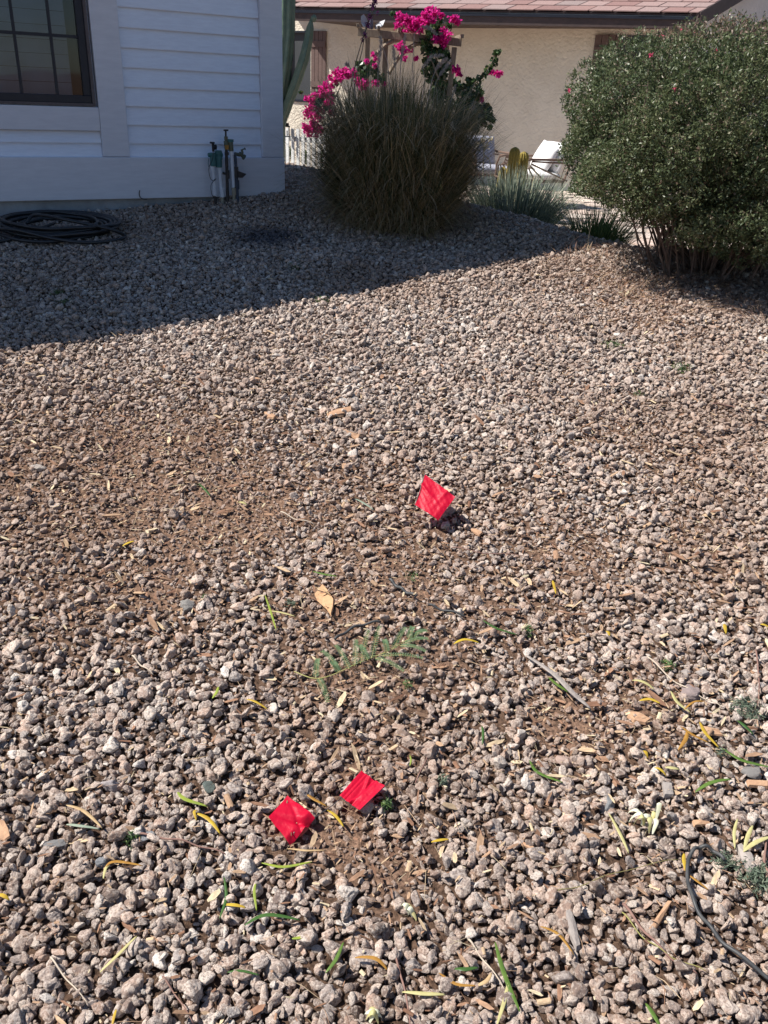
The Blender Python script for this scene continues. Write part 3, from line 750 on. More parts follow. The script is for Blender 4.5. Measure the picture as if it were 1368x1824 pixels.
# crown: leafy sprigs through a lumpy boxy volume
def crown_points(n, cx, cy, cz, ax, ay, az, inner=.55, pw=2.6, lump=.13):
    d = rand_unit(n*2); s = (np.abs(d[:, 0])**pw+np.abs(d[:, 1])**pw+np.abs(d[:, 2])**pw)**(-1/pw)
    q = vnoise(np.arctan2(d[:, 1], d[:, 0])+9, d[:, 2]*1.6+9, .33, 2)+.6*vnoise(np.arctan2(d[:, 1], d[:, 0])+9, d[:, 2]*1.6+9, .14, 4)
    s = s*(1-lump+lump*1.35*q)
    t = 1-(1-inner)*rng.random(n*2)**1.5
    p_ = d*(s*t)[:, None]
    hole = vnoise(p_[:, 0]*1+20, p_[:, 2]*1+p_[:, 1]*.7+20, .11, 5)
    keep = hole > .24*(t > .72)+.12
    return (p_[keep]*np.array([ax, ay, az])+np.array([cx, cy, cz]))[:n], d[keep][:n], t[keep][:n]
cc, cd, ct = crown_points(27000, bx+.02, by, bz+.80, 1.06, .92, .66, .5, 3.1, .09)
c2, d2_, t2 = crown_points(8500, bx+.42, by-.22, bz+.48, .82, .78, .44)
c3, d3_, t3 = crown_points(3000, bx-.44, by, bz+.72, .56, .6, .34)
cc, cd, ct = np.concatenate([cc, c2, c3]), np.concatenate([cd, d2_, d3_]), np.concatenate([ct, t2, t3])
lowcut = cc[:, 2] > bz+.10+.16*vnoise(cc[:, 0]+30, cc[:, 1]+30, .25, 1)+.30*np.clip((bx-.30-cc[:, 0])/.6, 0, 1)
cc, cd, ct = cc[lowcut], cd[lowcut], ct[lowcut]
nl = 9
c = np.repeat(cc, nl, 0); outd = np.repeat(cd, nl, 0)
axis = outd*.5+rand_unit(len(c))*.9+np.array([0, 0, .35]); axis /= np.linalg.norm(axis, axis=1)[:, None]
c = c+rand_unit(len(c))*rng.uniform(0, .036, (len(c), 1))
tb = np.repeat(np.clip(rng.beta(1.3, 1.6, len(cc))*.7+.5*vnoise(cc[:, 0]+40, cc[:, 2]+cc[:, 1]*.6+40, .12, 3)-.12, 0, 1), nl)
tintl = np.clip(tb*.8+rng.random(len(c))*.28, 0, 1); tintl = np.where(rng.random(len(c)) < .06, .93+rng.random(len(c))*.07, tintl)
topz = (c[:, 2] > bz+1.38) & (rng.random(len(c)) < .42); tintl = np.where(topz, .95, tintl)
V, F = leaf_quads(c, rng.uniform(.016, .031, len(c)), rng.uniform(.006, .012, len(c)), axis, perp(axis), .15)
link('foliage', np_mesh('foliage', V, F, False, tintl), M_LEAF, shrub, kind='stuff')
# shoots that stick out of the crown
b = MB(); LP, LA = [], []
for k in range(150):
    d = rand_unit(1)[0]; d[2] = abs(d[2])*1.2+.1; d /= np.linalg.norm(d)
    s = (abs(d[0])**2.6+abs(d[1])**2.6+abs(d[2])**2.6)**(-1/2.6)
    st = np.array([bx+.02, by, bz+.80])+d*s*np.array([1.04, .9, .62])*.92; d2 = d*.5+np.array([0, 0, .6])+rand_unit(1)[0]*.3; d2 /= np.linalg.norm(d2)
    ln_ = random.uniform(.06, .16); e_ = st+d2*ln_
    b.tube([Vector(st), Vector((st+e_)/2+rand_unit(1)[0]*.01), Vector(e_)], [.0022, .0018, .001], 3)
    for q in range(16):
        LP.append(st+(e_-st)*random.uniform(.3, 1)+rand_unit(1)[0]*.009); v = d2*.5+rand_unit(1)[0]; LA.append(v/np.linalg.norm(v))
b.build('shoots', M_STEM, shrub, kind='stuff')
LP = np.array(LP); LA = np.array(LA); V, F = leaf_quads(LP, .017, .0065, LA, perp(LA), .15)
link('shoot_leaves', np_mesh('shoot_leaves', V, F, False, np.where(rng.random(len(F)) < .35, .95, rng.uniform(.3, .8, len(F)))), M_LEAF, shrub, kind='stuff')
M_PINK = mat('pink_petal', (.62, .07, .17), .6, (.70, .14, .24), 60, trans=.3)
for px, py in [(1013, 163), (1213, 52), (1241, 60), (1178, 64), (1203, 158), (1277, 92), (1160, 98)]:
    q = at_y(px, py, by-(.55 if py > 70 else .1)) if px != 1007 else at_y(px, py, by-.1)
    n_ = 9; ax_ = rand_unit(n_)+np.array([0, -.3, .5]); ax_ /= np.linalg.norm(ax_, axis=1)[:, None]
    V, F = leaf_quads(np.array(q)[None]+ax_*.008, .024, .012, ax_, perp(ax_), .1); link('blossom', np_mesh('blossom', V, F), M_PINK, shrub)
# dead twigs and leaf litter at its foot
n = 6500; a = rng.uniform(0, 2*math.pi, n); rr = rng.uniform(.1, 1.0, n)
base = np.column_stack([bx-.02+rr*np.cos(a)*1.15, by-.22+rr*np.sin(a)*.8, 0*a]); base[:, 2] = ground(base[:, 0], base[:, 1])+rng.uniform(.01, .05, n)
tl = rng.uniform(1.1, 1.6, n); dirs = np.column_stack([np.cos(a*3)*np.sin(tl), np.sin(a*5)*np.sin(tl), np.cos(tl)])
V, F, T, _ = blades(base, dirs, rng.uniform(.03, .15, n), rng.uniform(.0015, .0035, n), rng.uniform(.2, .9, n), 3)
M_TWIGL = ramp_mat('twig_litter', [(0, (.10, .055, .04)), (.5, (.22, .13, .10)), (.9, (.38, .26, .17)), (1, (.5, .38, .25))], .9, 'attr', 0, .2)
link('leaf_litter', np_mesh('leaf_litter', V, F, False, T), M_TWIGL, bed, kind='stuff')

# blue-green clump of stiff stalks by the patio
def stalk_clump(name, label, cat, x, y, z, n, rad, h, stops, width=(.006, .011), spread=.75, droop=(.0, .35)):
    root = empty(name, (x, y, z), label, cat)
    a = rng.uniform(0, 2*math.pi, n); rr = rad*np.sqrt(rng.random(n))
    base = np.column_stack([x+rr*np.cos(a), y+rr*np.sin(a), np.full(n, z)])
    tl = np.clip(rr/rad*spread+rng.normal(0, .16, n), -.3, 1.35); a2 = a+rng.normal(0, .4, n)
    dirs = np.column_stack([np.cos(a2)*np.sin(tl), np.sin(a2)*np.sin(tl), np.cos(tl)])
    V, F, T, tips = blades(base, dirs, rng.uniform(.6, 1.08, n)*h, rng.uniform(*width, n), rng.uniform(*droop, n), 4)
    link('stalks', np_mesh('stalks', V, F, False, T), ramp_mat(name+'_leaf', stops, .5, 'attr', .15, .3), root, kind='stuff')
    return root
q = at_y(918, 390, 9.0)
clump = stalk_clump('blue_grass', 'blue-green clump of stiff stalks growing beside the patio in front of the chairs', 'plant', q.x-.03, q.y, .28, 2600, .28, .70,
    [(0, (.10, .13, .08)), (.4, (.20, .245, .175)), (.7, (.31, .355, .27)), (.9, (.45, .47, .36)), (1, (.46, .36, .20))], (.008, .014), .68)
q = at_y(1043, 410, 7.9); stalk_clump('green_grass', 'low green grass tuft between the patio edge and the big shrub', 'plant', q.x+.10, q.y, .30, 1100, .20, .56,
    [(0, (.06, .10, .03)), (.6, (.14, .19, .06)), (1, (.32, .33, .12))], (.005, .009), .55, (.2, .8))

# bougainvillea
M_BRACT = ramp_mat('magenta_bract', [(0, (.50, .008, .17)), (.6, (.72, .02, .30)), (1, (.80, .07, .42))], .55, 'attr', .45, .2)
M_BLEAF = ramp_mat('bougainvillea_leaf', [(0, (.02, .045, .018)), (.6, (.04, .085, .028)), (.93, (.08, .15, .04)), (1, (.22, .24, .08))], .35, 'attr', .25, .5)
M_VINE = mat('vine_wood', (.16, .12, .085), .85, (.24, .19, .14), 20)
def bougainvillea(label, y0, flowers, leaves, vines):
    p0 = at_y(*vines[0][0], y0); root = empty('bougainvillea', (p0.x, p0.y, .24), label, 'bougainvillea')
    b = MB()
    for vn in vines:
        pts_ = [at_y(x, y, y0+random.uniform(-.06, .06)) for x, y in vn]; b.tube(pts_, [.012*(1-.75*i/(len(pts_)-1)) for i in range(len(pts_))], 5)
    b.build('vines', M_VINE, root)
    for x, y, r_ in flowers:
        sc_ = y0/1560.; n_ = int(7+r_*r_*.42); cpt = np.array(at_y(x, y, y0+random.uniform(-.2, .12)))
        off = rand_unit(n_)*(rng.random((n_, 1))**.5)*r_*sc_*np.array([1.1, 1, .9])
        c_ = np.repeat(cpt+off, 3, 0); ax_ = rand_unit(len(c_)); V, F = leaf_quads(c_+ax_*.012, .034, .026, ax_, perp(ax_), .2)
        link('blossom', np_mesh('blossom', V, F, False, rng.random(len(F))), M_BRACT, root)
    C_ = []
    for x, y, r_ in leaves:
        sc_ = y0/1560.; n_ = int(8+r_*r_*.62); cpt = np.array(at_y(x, y, y0+random.uniform(-.1, .1)))
        C_.append(cpt+rand_unit(n_)*(rng.random((n_, 1))**.45)*r_*sc_*np.array([1, 1.0, 1]))
    C_ = np.concatenate(C_); ax_ = rand_unit(len(C_))*.8+np.array([0, 0, -.6]); ax_ /= np.linalg.norm(ax_, axis=1)[:, None]
    V, F = leaf_quads(C_, rng.uniform(.04, .065, len(C_)), rng.uniform(.028, .045, len(C_)), ax_, perp(ax_), .12)
    link('foliage', np_mesh('foliage', V, F, False, rng.random(len(F))), M_BLEAF, root, kind='stuff')
YB = 10.4
bougainvillea('magenta bougainvillea climbing over the top and right post of the wooden arbor', YB,
    [(712, 30, 8), (710, 45, 7), (722, 34, 9), (732, 42, 10), (742, 38, 7), (750, 50, 9), (757, 28, 8), (764, 18, 7), (768, 30, 8), (776, 22, 7), (785, 28, 6), (770, 38, 6), (745, 46, 9), (755, 42, 8), (725, 58, 9), (733, 52, 8),
     (806, 32, 6), (814, 38, 6), (810, 36, 5), (790, 56, 7), (796, 66, 8), (779, 62, 8), (786, 72, 7), (776, 70, 6), (791, 78, 6), (712, 84, 7), (720, 90, 7), (728, 86, 6), (716, 78, 5), (741, 104, 3), (721, 104, 4), (768, 97, 5), (812, 122, 7), (817, 132, 6), (777, 145, 6), (765, 40, 5)],
    [(770, 55, 10), (776, 45, 8), (784, 40, 6), (800, 46, 5), (765, 65, 8), (760, 85, 11), (770, 95, 11), (785, 92, 10), (795, 100, 8), (765, 110, 12), (775, 122, 12), (788, 130, 11), (795, 118, 8), (772, 140, 12), (784, 152, 13), (792, 168, 13), (772, 165, 10), (800, 150, 9), (700, 24, 4),
     (752, 75, 7), (742, 78, 5), (757, 128, 7), (800, 185, 10), (780, 180, 12)],
    [[(785, 260), (790, 200), (788, 150), (775, 100), (765, 60), (770, 30)], [(785, 150), (770, 110), (745, 70), (715, 40)], [(785, 120), (800, 60), (812, 35)]])
bougainvillea('leafy bougainvillea shoots spreading right of the arbor against the cream wall above the left chair', YB+.1,
    [(876, 130, 4), (888, 132, 6), (858, 178, 4), (815, 128, 4)],
    [(812, 150, 8), (820, 160, 10), (832, 155, 9), (840, 165, 11), (825, 175, 13), (838, 185, 13), (850, 180, 10), (845, 200, 13), (860, 195, 10), (868, 205, 11), (875, 212, 8), (870, 190, 7), (832, 200, 14), (820, 190, 12), (850, 215, 10), (862, 222, 6), (873, 228, 5),
     (845, 145, 6), (855, 140, 6), (865, 130, 6), (872, 122, 7), (880, 110, 7), (885, 95, 5), (889, 92, 4), (852, 155, 6), (835, 142, 5), (856, 168, 7), (822, 215, 14), (840, 222, 10), (850, 230, 6)],
    [[(800, 260), (815, 200), (835, 160), (865, 130), (885, 95)], [(815, 200), (845, 195), (875, 215)], [(815, 200), (850, 215), (875, 230)]])
bougainvillea('magenta bougainvillea arching to the left behind the fountain grass, over the white picket fence', 9.6,
    [(600, 130, 8), (606, 138, 7), (612, 128, 8), (620, 132, 8), (628, 130, 7), (597, 142, 5), (587, 138, 4), (640, 145, 8), (646, 152, 8), (652, 145, 6), (668, 148, 5), (683, 150, 4), (575, 160, 8), (580, 154, 7), (577, 170, 8), (590, 154, 6), (584, 165, 6), (549, 175, 6), (555, 178, 5), (560, 169, 4), (585, 185, 8),
     (590, 178, 6), (552, 196, 8), (548, 204, 7), (560, 206, 8), (566, 196, 7), (556, 190, 5), (575, 196, 7), (570, 212, 5), (545, 228, 8), (552, 234, 9), (560, 225, 8), (563, 236, 7), (556, 218, 5), (571, 232, 6), (592, 200, 6), (655, 110, 4), (665, 98, 3), (667, 115, 4), (670, 105, 4)],
    [(560, 180, 7), (570, 178, 6), (640, 120, 9), (648, 130, 9), (655, 125, 7), (638, 132, 6), (662, 112, 5), (566, 186, 7), (580, 190, 6), (600, 150, 4), (536, 165, 2), (592, 170, 5), (668, 128, 8), (676, 140, 8), (565, 165, 3)],
    [[(640, 290), (620, 230), (590, 190), (565, 175), (540, 168)], [(620, 230), (600, 170), (615, 130)], [(630, 240), (640, 160), (650, 110)], [(620, 240), (580, 220), (548, 232)]])

# wooden arbor
M_ARBOR = mat('weathered_arbor_wood', (.17, .125, .09), .85, (.27, .215, .16), 14, .002, 60, stretch=(6, 6, 1))
ya = 10.5; pL = at_y(638, 57, ya); pR = at_y(822, 76, ya-.15)
arbor = empty('arbor', (0.05, ya, .24), 'weathered wooden arbor with curved braces carrying the bougainvillea', 'arbor')
def bar(p0, p1, w, h, name, par, mt=None, label=None):
    p0, p1 = Vector(p0), Vector(p1); d = (p1-p0); ln_ = d.length; d.normalize()
    u = Vector((0, 0, 1)) if abs(d.z) < .9 else Vector((0, 1, 0)); s = d.cross(u).normalized(); u = s.cross(d)
    return MB().box((p0+p1)/2, (ln_, w, h), Matrix((d, s, u)).transposed()).build(name, mt or M_ARBOR, par, bevel=.004 if w > .02 else 0)
bar(pL, pR, .04, .075, 'beam', arbor)
bar(pL+Vector((.0, .7, .04)), pR+Vector((-.05, .75, .04)), .04, .075, 'beam', arbor)
xA = at_y(650, 70, ya+.0); xB = at_y(687, 70, ya); xC = at_y(810, 82, ya-.12)
for p_, dx in ((Vector((xA.x, ya+.72, 0)), .02), (Vector((xB.x, ya+.045, 0)), 0), (Vector((xC.x, ya-.10, 0)), -.10), (Vector((xC.x-.05, ya+.66, 0)), -.06)):
    top_ = pL.z-.04 if p_.x < 0 else pR.z-.045
    if p_.y > ya+.3: top_ += .05
    bar((p_.x+dx, p_.y, .2), (p_.x, p_.y, top_), .055, .055, 'post', arbor)
for i in range(6):
    t = i/5; q = pL.lerp(pR, t); bar((q.x, q.y-.12, q.z+.055), (q.x-.02, q.y+.85, q.z+.085), .03, .035, 'rafter', arbor)
def arc(px_pts, yy, w=.035):
    pts_ = [at_y(x, y, yy) for x, y in px_pts]; MB().tube(pts_, w*.6, 4).build('curved_brace', M_ARBOR, arbor)
arc([(657, 118), (664, 106), (674, 92), (686, 80), (700, 73), (716, 70)], ya-.05)
arc([(692, 132), (702, 114), (714, 98), (728, 85), (742, 78), (757, 76)], ya-.08)
# winged ornament on the arbor
M_WING = mat('frosted_wing', (.42, .43, .46), .35, (.30, .31, .35), 30, trans=.2)
orn = empty('bird_ornament', at_y(655, 53, ya), 'small grey winged garden ornament perched on the left end of the arbor beam', 'ornament')
def wing(px_pts, dy):
    poly = [at_y(x, y, ya+dy*i/len(px_pts)) for i, (x, y) in enumerate(px_pts)]; MB().prism(poly, (.0, .012, 0)).build('wing', M_WING, orn)
wing([(647, 48), (643, 40), (643, 29), (648, 25), (653, 32), (655, 44), (652, 52)], .12)
wing([(668, 52), (668, 44), (676, 39), (686, 35), (682, 45), (675, 51)], -.12)
b = MB(); c_ = at_y(661, 45, ya); b.tube([c_+Vector((0, 0, -.05)), c_+Vector((0, 0, -.02)), c_+Vector((0, 0, .02)), c_+Vector((.003, -.02, .05)), c_+Vector((.0, -.04, .055))], [.012, .026, .022, .014, .003], 8)
b.build('body', mat('ornament_body', (.10, .10, .14), .4), orn, smooth=True)
# flower stalk with purple buds
ys_ = 8.3
stalk = empty('flower_stalk', at_y(625, 260, ys_), 'tall thin flower stalk with dark purple buds rising behind the fountain grass', 'flower stalk')
stalk.location.z = G(stalk.location.x, ys_)
M_PUR = ramp_mat('purple_bud', [(0, (.09, .02, .07)), (.6, (.20, .05, .15)), (1, (.42, .10, .28))], .6, 'attr', .2)
b = MB()
for pts_ in ([(620, 250), (618, 190), (626, 150), (634, 110), (645, 72), (655, 40), (664, 5), (668, -15)], [(622, 250), (628, 180), (635, 130), (645, 90), (650, 60)], [(650, 60), (657, 35), (668, 12)]):
    b.tube([at_y(x, y, ys_) for x, y in pts_], [.006*(1-.6*i/len(pts_)) for i in range(len(pts_))], 5)
b.build('stem', M_VINE, stalk)
C_ = []
for x, y, r_, n_ in [(650, 62, 5, 40), (655, 45, 6, 50), (660, 30, 5, 40), (664, 12, 5, 50), (668, 3, 5, 50), (646, 72, 4, 20), (672, 22, 4, 10)]:
    C_.append(np.array(at_y(x, y, ys_))+rand_unit(n_)*rng.random((n_, 1))*r_*ys_/1560.)
C_ = np.concatenate(C_); ax_ = rand_unit(len(C_)); V, F = leaf_quads(C_, .026, .012, ax_, perp(ax_), .3)
link('buds', np_mesh('buds', V, F, False, rng.random(len(F))), M_PUR, stalk, kind='stuff')

# ribbed cactus behind the house corner
M_CACT = mat('cactus_skin', (.06, .11, .075), .42, (.12, .17, .11), 9, .003, 30, spec=.5)
def ribbed(pts, rad, ribs=6, seg=5):
    pts = [Vector(p) for p in pts]; fine = []
    for i in range(len(pts)-1):
        for k in range(4): fine.append((pts[i].lerp(pts[i+1], k/4), rad[i]+(rad[i+1]-rad[i])*k/4))
    fine.append((pts[-1], rad[-1])); nn = ribs*4; vs = []; fs = []; prev = Vector((1, 0, 0))
    for i, (p, r_) in enumerate(fine):
        t = (fine[min(i+1, len(fine)-1)][0]-fine[max(i-1, 0)][0]).normalized(); prev = (prev-t*prev.dot(t)).normalized(); b_ = t.cross(prev)
        for k in range(nn):
            a = 2*math.pi*k/nn; q = r_*(1+.50*abs(math.cos(a*ribs/2))**1.6-.25)
            q *= 1+.03*math.sin(i*2.1+k)
            vs.append(p+(prev*math.cos(a)+b_*math.sin(a))*q)
    for i in range(len(fine)-1):
        for k in range(nn): fs.append((i*nn+k, i*nn+(k+1) % nn, (i+1)*nn+(k+1) % nn, (i+1)*nn+k))
    fs.append(tuple(range(nn))[::-1]); fs.append(tuple((len(fine)-1)*nn+k for k in range(nn)))
    return MB().add(vs, fs)
yc_ = 10.3
cact = empty('columnar_cactus', (at_y(490, 250, yc_).x, yc_, .3), 'tall ribbed green cactus with upswept arm at the corner of the white house', 'cactus')
A = lambda x, y: at_y(x, y, yc_)
cb = A(492, 330); cb.z = .28
ribbed([cb, A(490, 200), A(505, 120), A(511, 60), A(512, 0), A(512, -80)], [.085, .085, .075, .068, .068, .055], 6).build('trunk', M_CACT, cact, smooth=True)
ribbed([A(486, 270), A(500, 220), A(514, 180), A(529, 140), A(541, 105), A(548, 75), A(552, 50), A(555, 33)], [.035, .045, .047, .047, .046, .042, .034, .010], 5).build('arm', M_CACT, cact, smooth=True)
ribbed([A(536, 112), A(542, 108), A(546, 105)], [.02, .035, .012], 5).build('arm', M_CACT, cact, smooth=True)
ribbed([A(556, 38), A(559, 31), A(560, 26)], [.02, .028, .008], 5).build('arm', M_CACT, cact, smooth=True)
# golden cacti in front of the right chair
M_GOLD = mat('golden_cactus', (.34, .25, .05), .8, (.20, .17, .05), 60, .006, 120)
gold = []
for i, (x, yt, yb_, r_, lb) in enumerate([(918, 262, 330, .052, 'tallest of the three golden cactus columns rising above the blue-green clump'), (934, 270, 330, .050, 'second tallest golden cactus column, right beside the tallest and left of the white-cushioned chair'), (897, 297, 330, .040, 'shortest golden cactus column, at the left above the blue-green clump')]):
    y_ = 10.6+.1*i; t_ = at_y(x, yt, y_); o = ribbed([(t_.x-.02, y_, PATIO-.02), (t_.x-.02, y_, PATIO+.3), (t_.x, y_, t_.z-.06), (t_.x, y_, t_.z-.02), (t_.x, y_, t_.z)], [r_*.9, r_, r_, r_*.75, r_*.2], 11).build('golden_cactus', M_GOLD, None, smooth=True)
    meta(o, lb, 'cactus', 'golden cacti beside the patio')
# pale dried stalks
M_DRY = mat('dried_stalk', (.50, .43, .28), .8, (.62, .55, .40), 30, trans=.1)
ds = empty('dried_stalk', at_y(860, 330, 9.6), 'pale dried flower stalk standing in front of the left patio chair', 'dried stalk'); ds.location.z = PATIO
b = MB()
for pts_ in ([(861, 320), (861, 290), (862, 265), (860, 252), (848, 258)], [(862, 268), (868, 255), (876, 246)], [(862, 275), (872, 285), (874, 300)], [(862, 262), (858, 250), (862, 240)], [(850, 258), (844, 256)]):
    b.tube([at_y(x, y, 9.6) for x, y in pts_], .006, 5)
b.build('stem', M_DRY, ds)
C_ = np.concatenate([np.array(at_y(x, y, 9.6))+rand_unit(26)*rng.random((26, 1))*.045 for x, y in [(862, 250), (874, 248), (850, 258), (865, 262)]]); ax_ = rand_unit(len(C_)); V, F = leaf_quads(C_, .03, .012, ax_, perp(ax_), .2)
link('husks', np_mesh('husks', V, F, False, rng.random(len(F))), M_DRY, ds, kind='stuff')
ws = empty('wooden_stake', P(1046, 440), 'thin pale stick standing upright in the gravel left of the big shrub', 'stick')
MB().tube([P(1046, 441)+Vector((0, 0, -.03)), P(1046, 441)+Vector((0, 0, .06)), P(1046, 441)+Vector((.003, 0, .20))], [.0035, .0035, .002], 6).build('stick', M_DRY, ws)

# picket fence
M_VINYL = mat('white_fence_paint', (.84, .84, .82), .5, (.72, .72, .70), 5)
f0 = at_y(497, 246, 10.9); f1 = Vector((.35, 9.55, 0)); f0.z = 0
fence = empty('picket_fence', (f0.x, f0.y, .24), 'low white picket fence between the white house and the fountain grass', 'fence')
zr = at_y(520, 247, 10.75).z
FZ = lambda t: .24
for zc in (zr, .40): bar((f0.x, f0.y, zc), (f1.x, f1.y, zc), .03, .055, 'rail', fence, M_VINYL)
nn = 28
for i in range(nn):
    q = f0.lerp(f1, i/(nn-1)); nx_ = Vector((f1.y-f0.y, f0.x-f1.x, 0)).normalized()*.028
    fd = (f1-f0).normalized(); Mf = Matrix((fd, nx_.normalized(), Vector((0, 0, 1)))).transposed()
    MB().box((q.x+nx_.x, q.y+nx_.y, (.27+zr+.11)/2), (.042, .014, zr+.11-.27), Mf).build('picket', M_VINYL, fence)
for t in (.02, .98):
    q = f0.lerp(f1, t); bar((q.x, q.y, .2), (q.x, q.y, zr+.16), .08, .08, 'post', fence, M_VINYL)
ln0 = at_y(511, 236, 10.7)
lan = empty('lantern', ln0, 'small dark lantern on the white picket fence beside the white house', 'lantern')
M_BLK = mat('black_metal', (.02, .02, .022), .5)
b = MB(); b.box(ln0+Vector((0, -.0, .065)), (.07, .07, .012)); b.box(ln0+Vector((0, 0, .085)), (.045, .045, .03)); b.build('cap', M_BLK, lan)
b = MB()
for sx_ in (-1, 1):
    for sy_ in (-1, 1): b.box(ln0+Vector((sx_*.026, sy_*.026, .01)), (.006, .006, .10))
b.box(ln0+Vector((0, 0, -.043)), (.062, .062, .008)); b.build('cage', M_BLK, lan)
MB().tube([ln0+Vector((0, 0, -.04)), ln0+Vector((0, 0, .02))], .012, 8).build('candle', M_VINYL, lan)
# plants behind the fence
for x, y, yy, r_, lb in [(512, 275, 11.1, 10, 'small green plant just behind the fence, nearest to the white house'), (545, 280, 11.0, 9, 'bright green low plant behind the middle of the fence'), (578, 285, 10.7, 12, 'grassy green plant behind the fence beside the fountain grass')]:
    p_ = at_y(x, y, yy); n_ = 260; c_ = np.array(p_)+rand_unit(n_)*rng.random((n_, 1))**.5*r_*yy/1560*np.array([1, 1, 1.3]); c_[:, 2] = np.maximum(c_[:, 2], .26); ax_ = rand_unit(n_)+np.array([0, 0, .8]); ax_ /= np.linalg.norm(ax_, axis=1)[:, None]
    V, F = leaf_quads(c_, .05, .016, ax_, perp(ax_), .1); o = link('garden_plant', np_mesh('garden_plant', V, F, False, rng.random(n_)), ramp_mat('garden_leaf', [(0, (.06, .10, .03)), (1, (.20, .26, .08))], .5, 'attr', .3)); meta(o, lb, 'plant', 'plants behind the fence')

# ------------------------------------------------------------------ patio chairs
M_WICK = mat('brown_wicker', (.13, .08, .06), .7, (.18, .12, .09), 60, .002, 160)
M_CUSH_SHADE = mat('shaded_cushion', (.42, .43, .50), .9, (.38, .39, .46), 6, .0015, 220)  # grey-blue of shade put into the cushion colour
M_CWHITE = mat('white_cushion', (.78, .77, .76), .9, (.72, .71, .70), 6, .0015, 220)
def cushion(sz, loc, rot, name, mt, par):
    w, d, h = sz; n = 10; vs = []; fs = []
    for top in (1, -1):
        for i in range(n+1):
            for j in range(n+1):
                u, v = i/n*2-1, j/n*2-1; e = (1-abs(u)**5)*(1-abs(v)**5); sh = 1-.04*(u*u*v*v)
                vs.append(Vector((u*w/2*sh, v*d/2*sh, top*h/2*(.25+.75*e**.5)+.004*math.sin(5*u+3*v))))
    o_ = (n+1)**2
    for i in range(n):
        for j in range(n):
            a = i*(n+1)+j; fs.append((a, a+n+1, a+n+2, a+1)); fs.append((o_+a, o_+a+1, o_+a+n+2, o_+a+n+1))
    edge = [i for i in range(n+1)]+[(i)*(n+1)+n for i in range(1, n+1)]+[n*(n+1)+j for j in range(n-1, -1, -1)]+[i*(n+1) for i in range(n-1, 0, -1)]
    for k in range(len(edge)):
        a, b_ = edge[k], edge[(k+1) % len(edge)]; fs.append((a, b_, b_+o_, a+o_))
    M_ = Matrix.Translation(loc)@Euler(rot).to_matrix().to_4x4(); PW = par.matrix_world if False else parent_world(par)
    vs = [PW@(M_@v) for v in vs]
    me = MB().add(vs, fs).mesh(name, True); return link(name, me, mt, par)
def lounge(x, y, rz, label, white, pillow=False):
    root = empty('patio_chair', (x, y, PATIO+.004), label, 'chair', 'lounge chairs on the patio', rz); PW = parent_world(root)
    def T(pts): return [PW@Vector(p) for p in pts]
    w, d, hs, ha = .33, .32, .32, .58           # faces local -y
    b = MB().tube(T([(-w, -d, hs), (w, -d, hs), (w, d, hs), (-w, d, hs), (-w, -d, hs)]), .014, 6); b.build('seat_rail', M_WICK, root)
    for i in range(7):
        xx = -w+2*w*i/6; MB().tube(T([(xx, -d, hs-.01), (xx, d, hs-.01)]), .006, 5).build('slat', M_WICK, root)
    for sx_ in (-1, 1):
        MB().tube(T([(sx_*w, -d+.02, hs), (sx_*(w+.01), -d-.0, .0)]), .013, 7).build('leg', M_BLK, root)
        MB().tube(T([(sx_*w, d-.02, hs), (sx_*(w+.01), d+.03, .0)]), .013, 7).build('leg', M_BLK, root)
        X = sx_*w
        pn = MB().tube(T([(X, -d, hs), (X, -d, ha-.10), (X, -d+.03, ha-.02), (X, -d+.1, ha), (X, d-.02, ha), (X, d+.10, ha+.02)]), .015, 7).build('arm', M_WICK, root)
        cxy = (-d+.03, ha-.02)
        for k in range(6):                      # sunburst spokes
            a = -math.pi/2+k*(math.pi/2)/5*.98; r0_, L1 = .10, .0
            dy, dz = math.cos(a), math.sin(a); ends = []
            if dz < -1e-3: ends.append((hs-cxy[1])/dz)
            if dy > 1e-3: ends.append((d+.05-cxy[0])/dy)
            L1 = min(ends); MB().tube(T([(X, cxy[0]+dy*r0_, cxy[1]+dz*r0_), (X, cxy[0]+dy*L1, cxy[1]+dz*L1)]), .011, 5).build('spoke', M_WICK, pn)
        MB().tube(T([(X, cxy[0]+.10*math.cos(a_), cxy[1]+.10*math.sin(a_)) for a_ in [-math.pi/2*i/6 for i in range(7)]]), .007, 5).build('hub', M_WICK, pn)
    bf = MB().tube(T([(-w, d, hs), (-w, d+.12, .70), (w, d+.12, .70), (w, d, hs)]), .013, 7).build('back_frame', M_WICK, root)
    for i in range(1, 8):
        xx = -w+2*w*i/8; MB().tube(T([(xx, d+.0, hs+.02), (xx, d+.12, .70)]), .006, 5).build('spindle', M_WICK, bf)
    mt = M_CWHITE if white else M_CUSH_SHADE
    cushion((.60, .60, .10), Vector((0, -.0, hs+.06)), (0, 0, 0), 'seat_cushion', mt, root)
    cushion((.58, .38, .11), Vector((0, d-.02, hs+.27)), (math.radians(76), 0, 0), 'back_cushion', mt, root)
    if pillow: cushion((.38, .36, .11), Vector((.04, d-.15, hs+.27)), (math.radians(68), .25, .0), 'pillow', M_CWHITE, root)
    return root
q = at_y(866, 330, 12.2); lounge(q.x+.0, 12.55, math.radians(24), 'patio chair with cushions coloured grey-blue for shade, left of the golden cacti behind the fountain grass', False)
q = at_y(972, 330, 11.9); lounge(q.x-.22, 11.95, math.radians(-66), 'patio chair with white cushions and sunburst arm, facing left beside the big shrub', True, True)

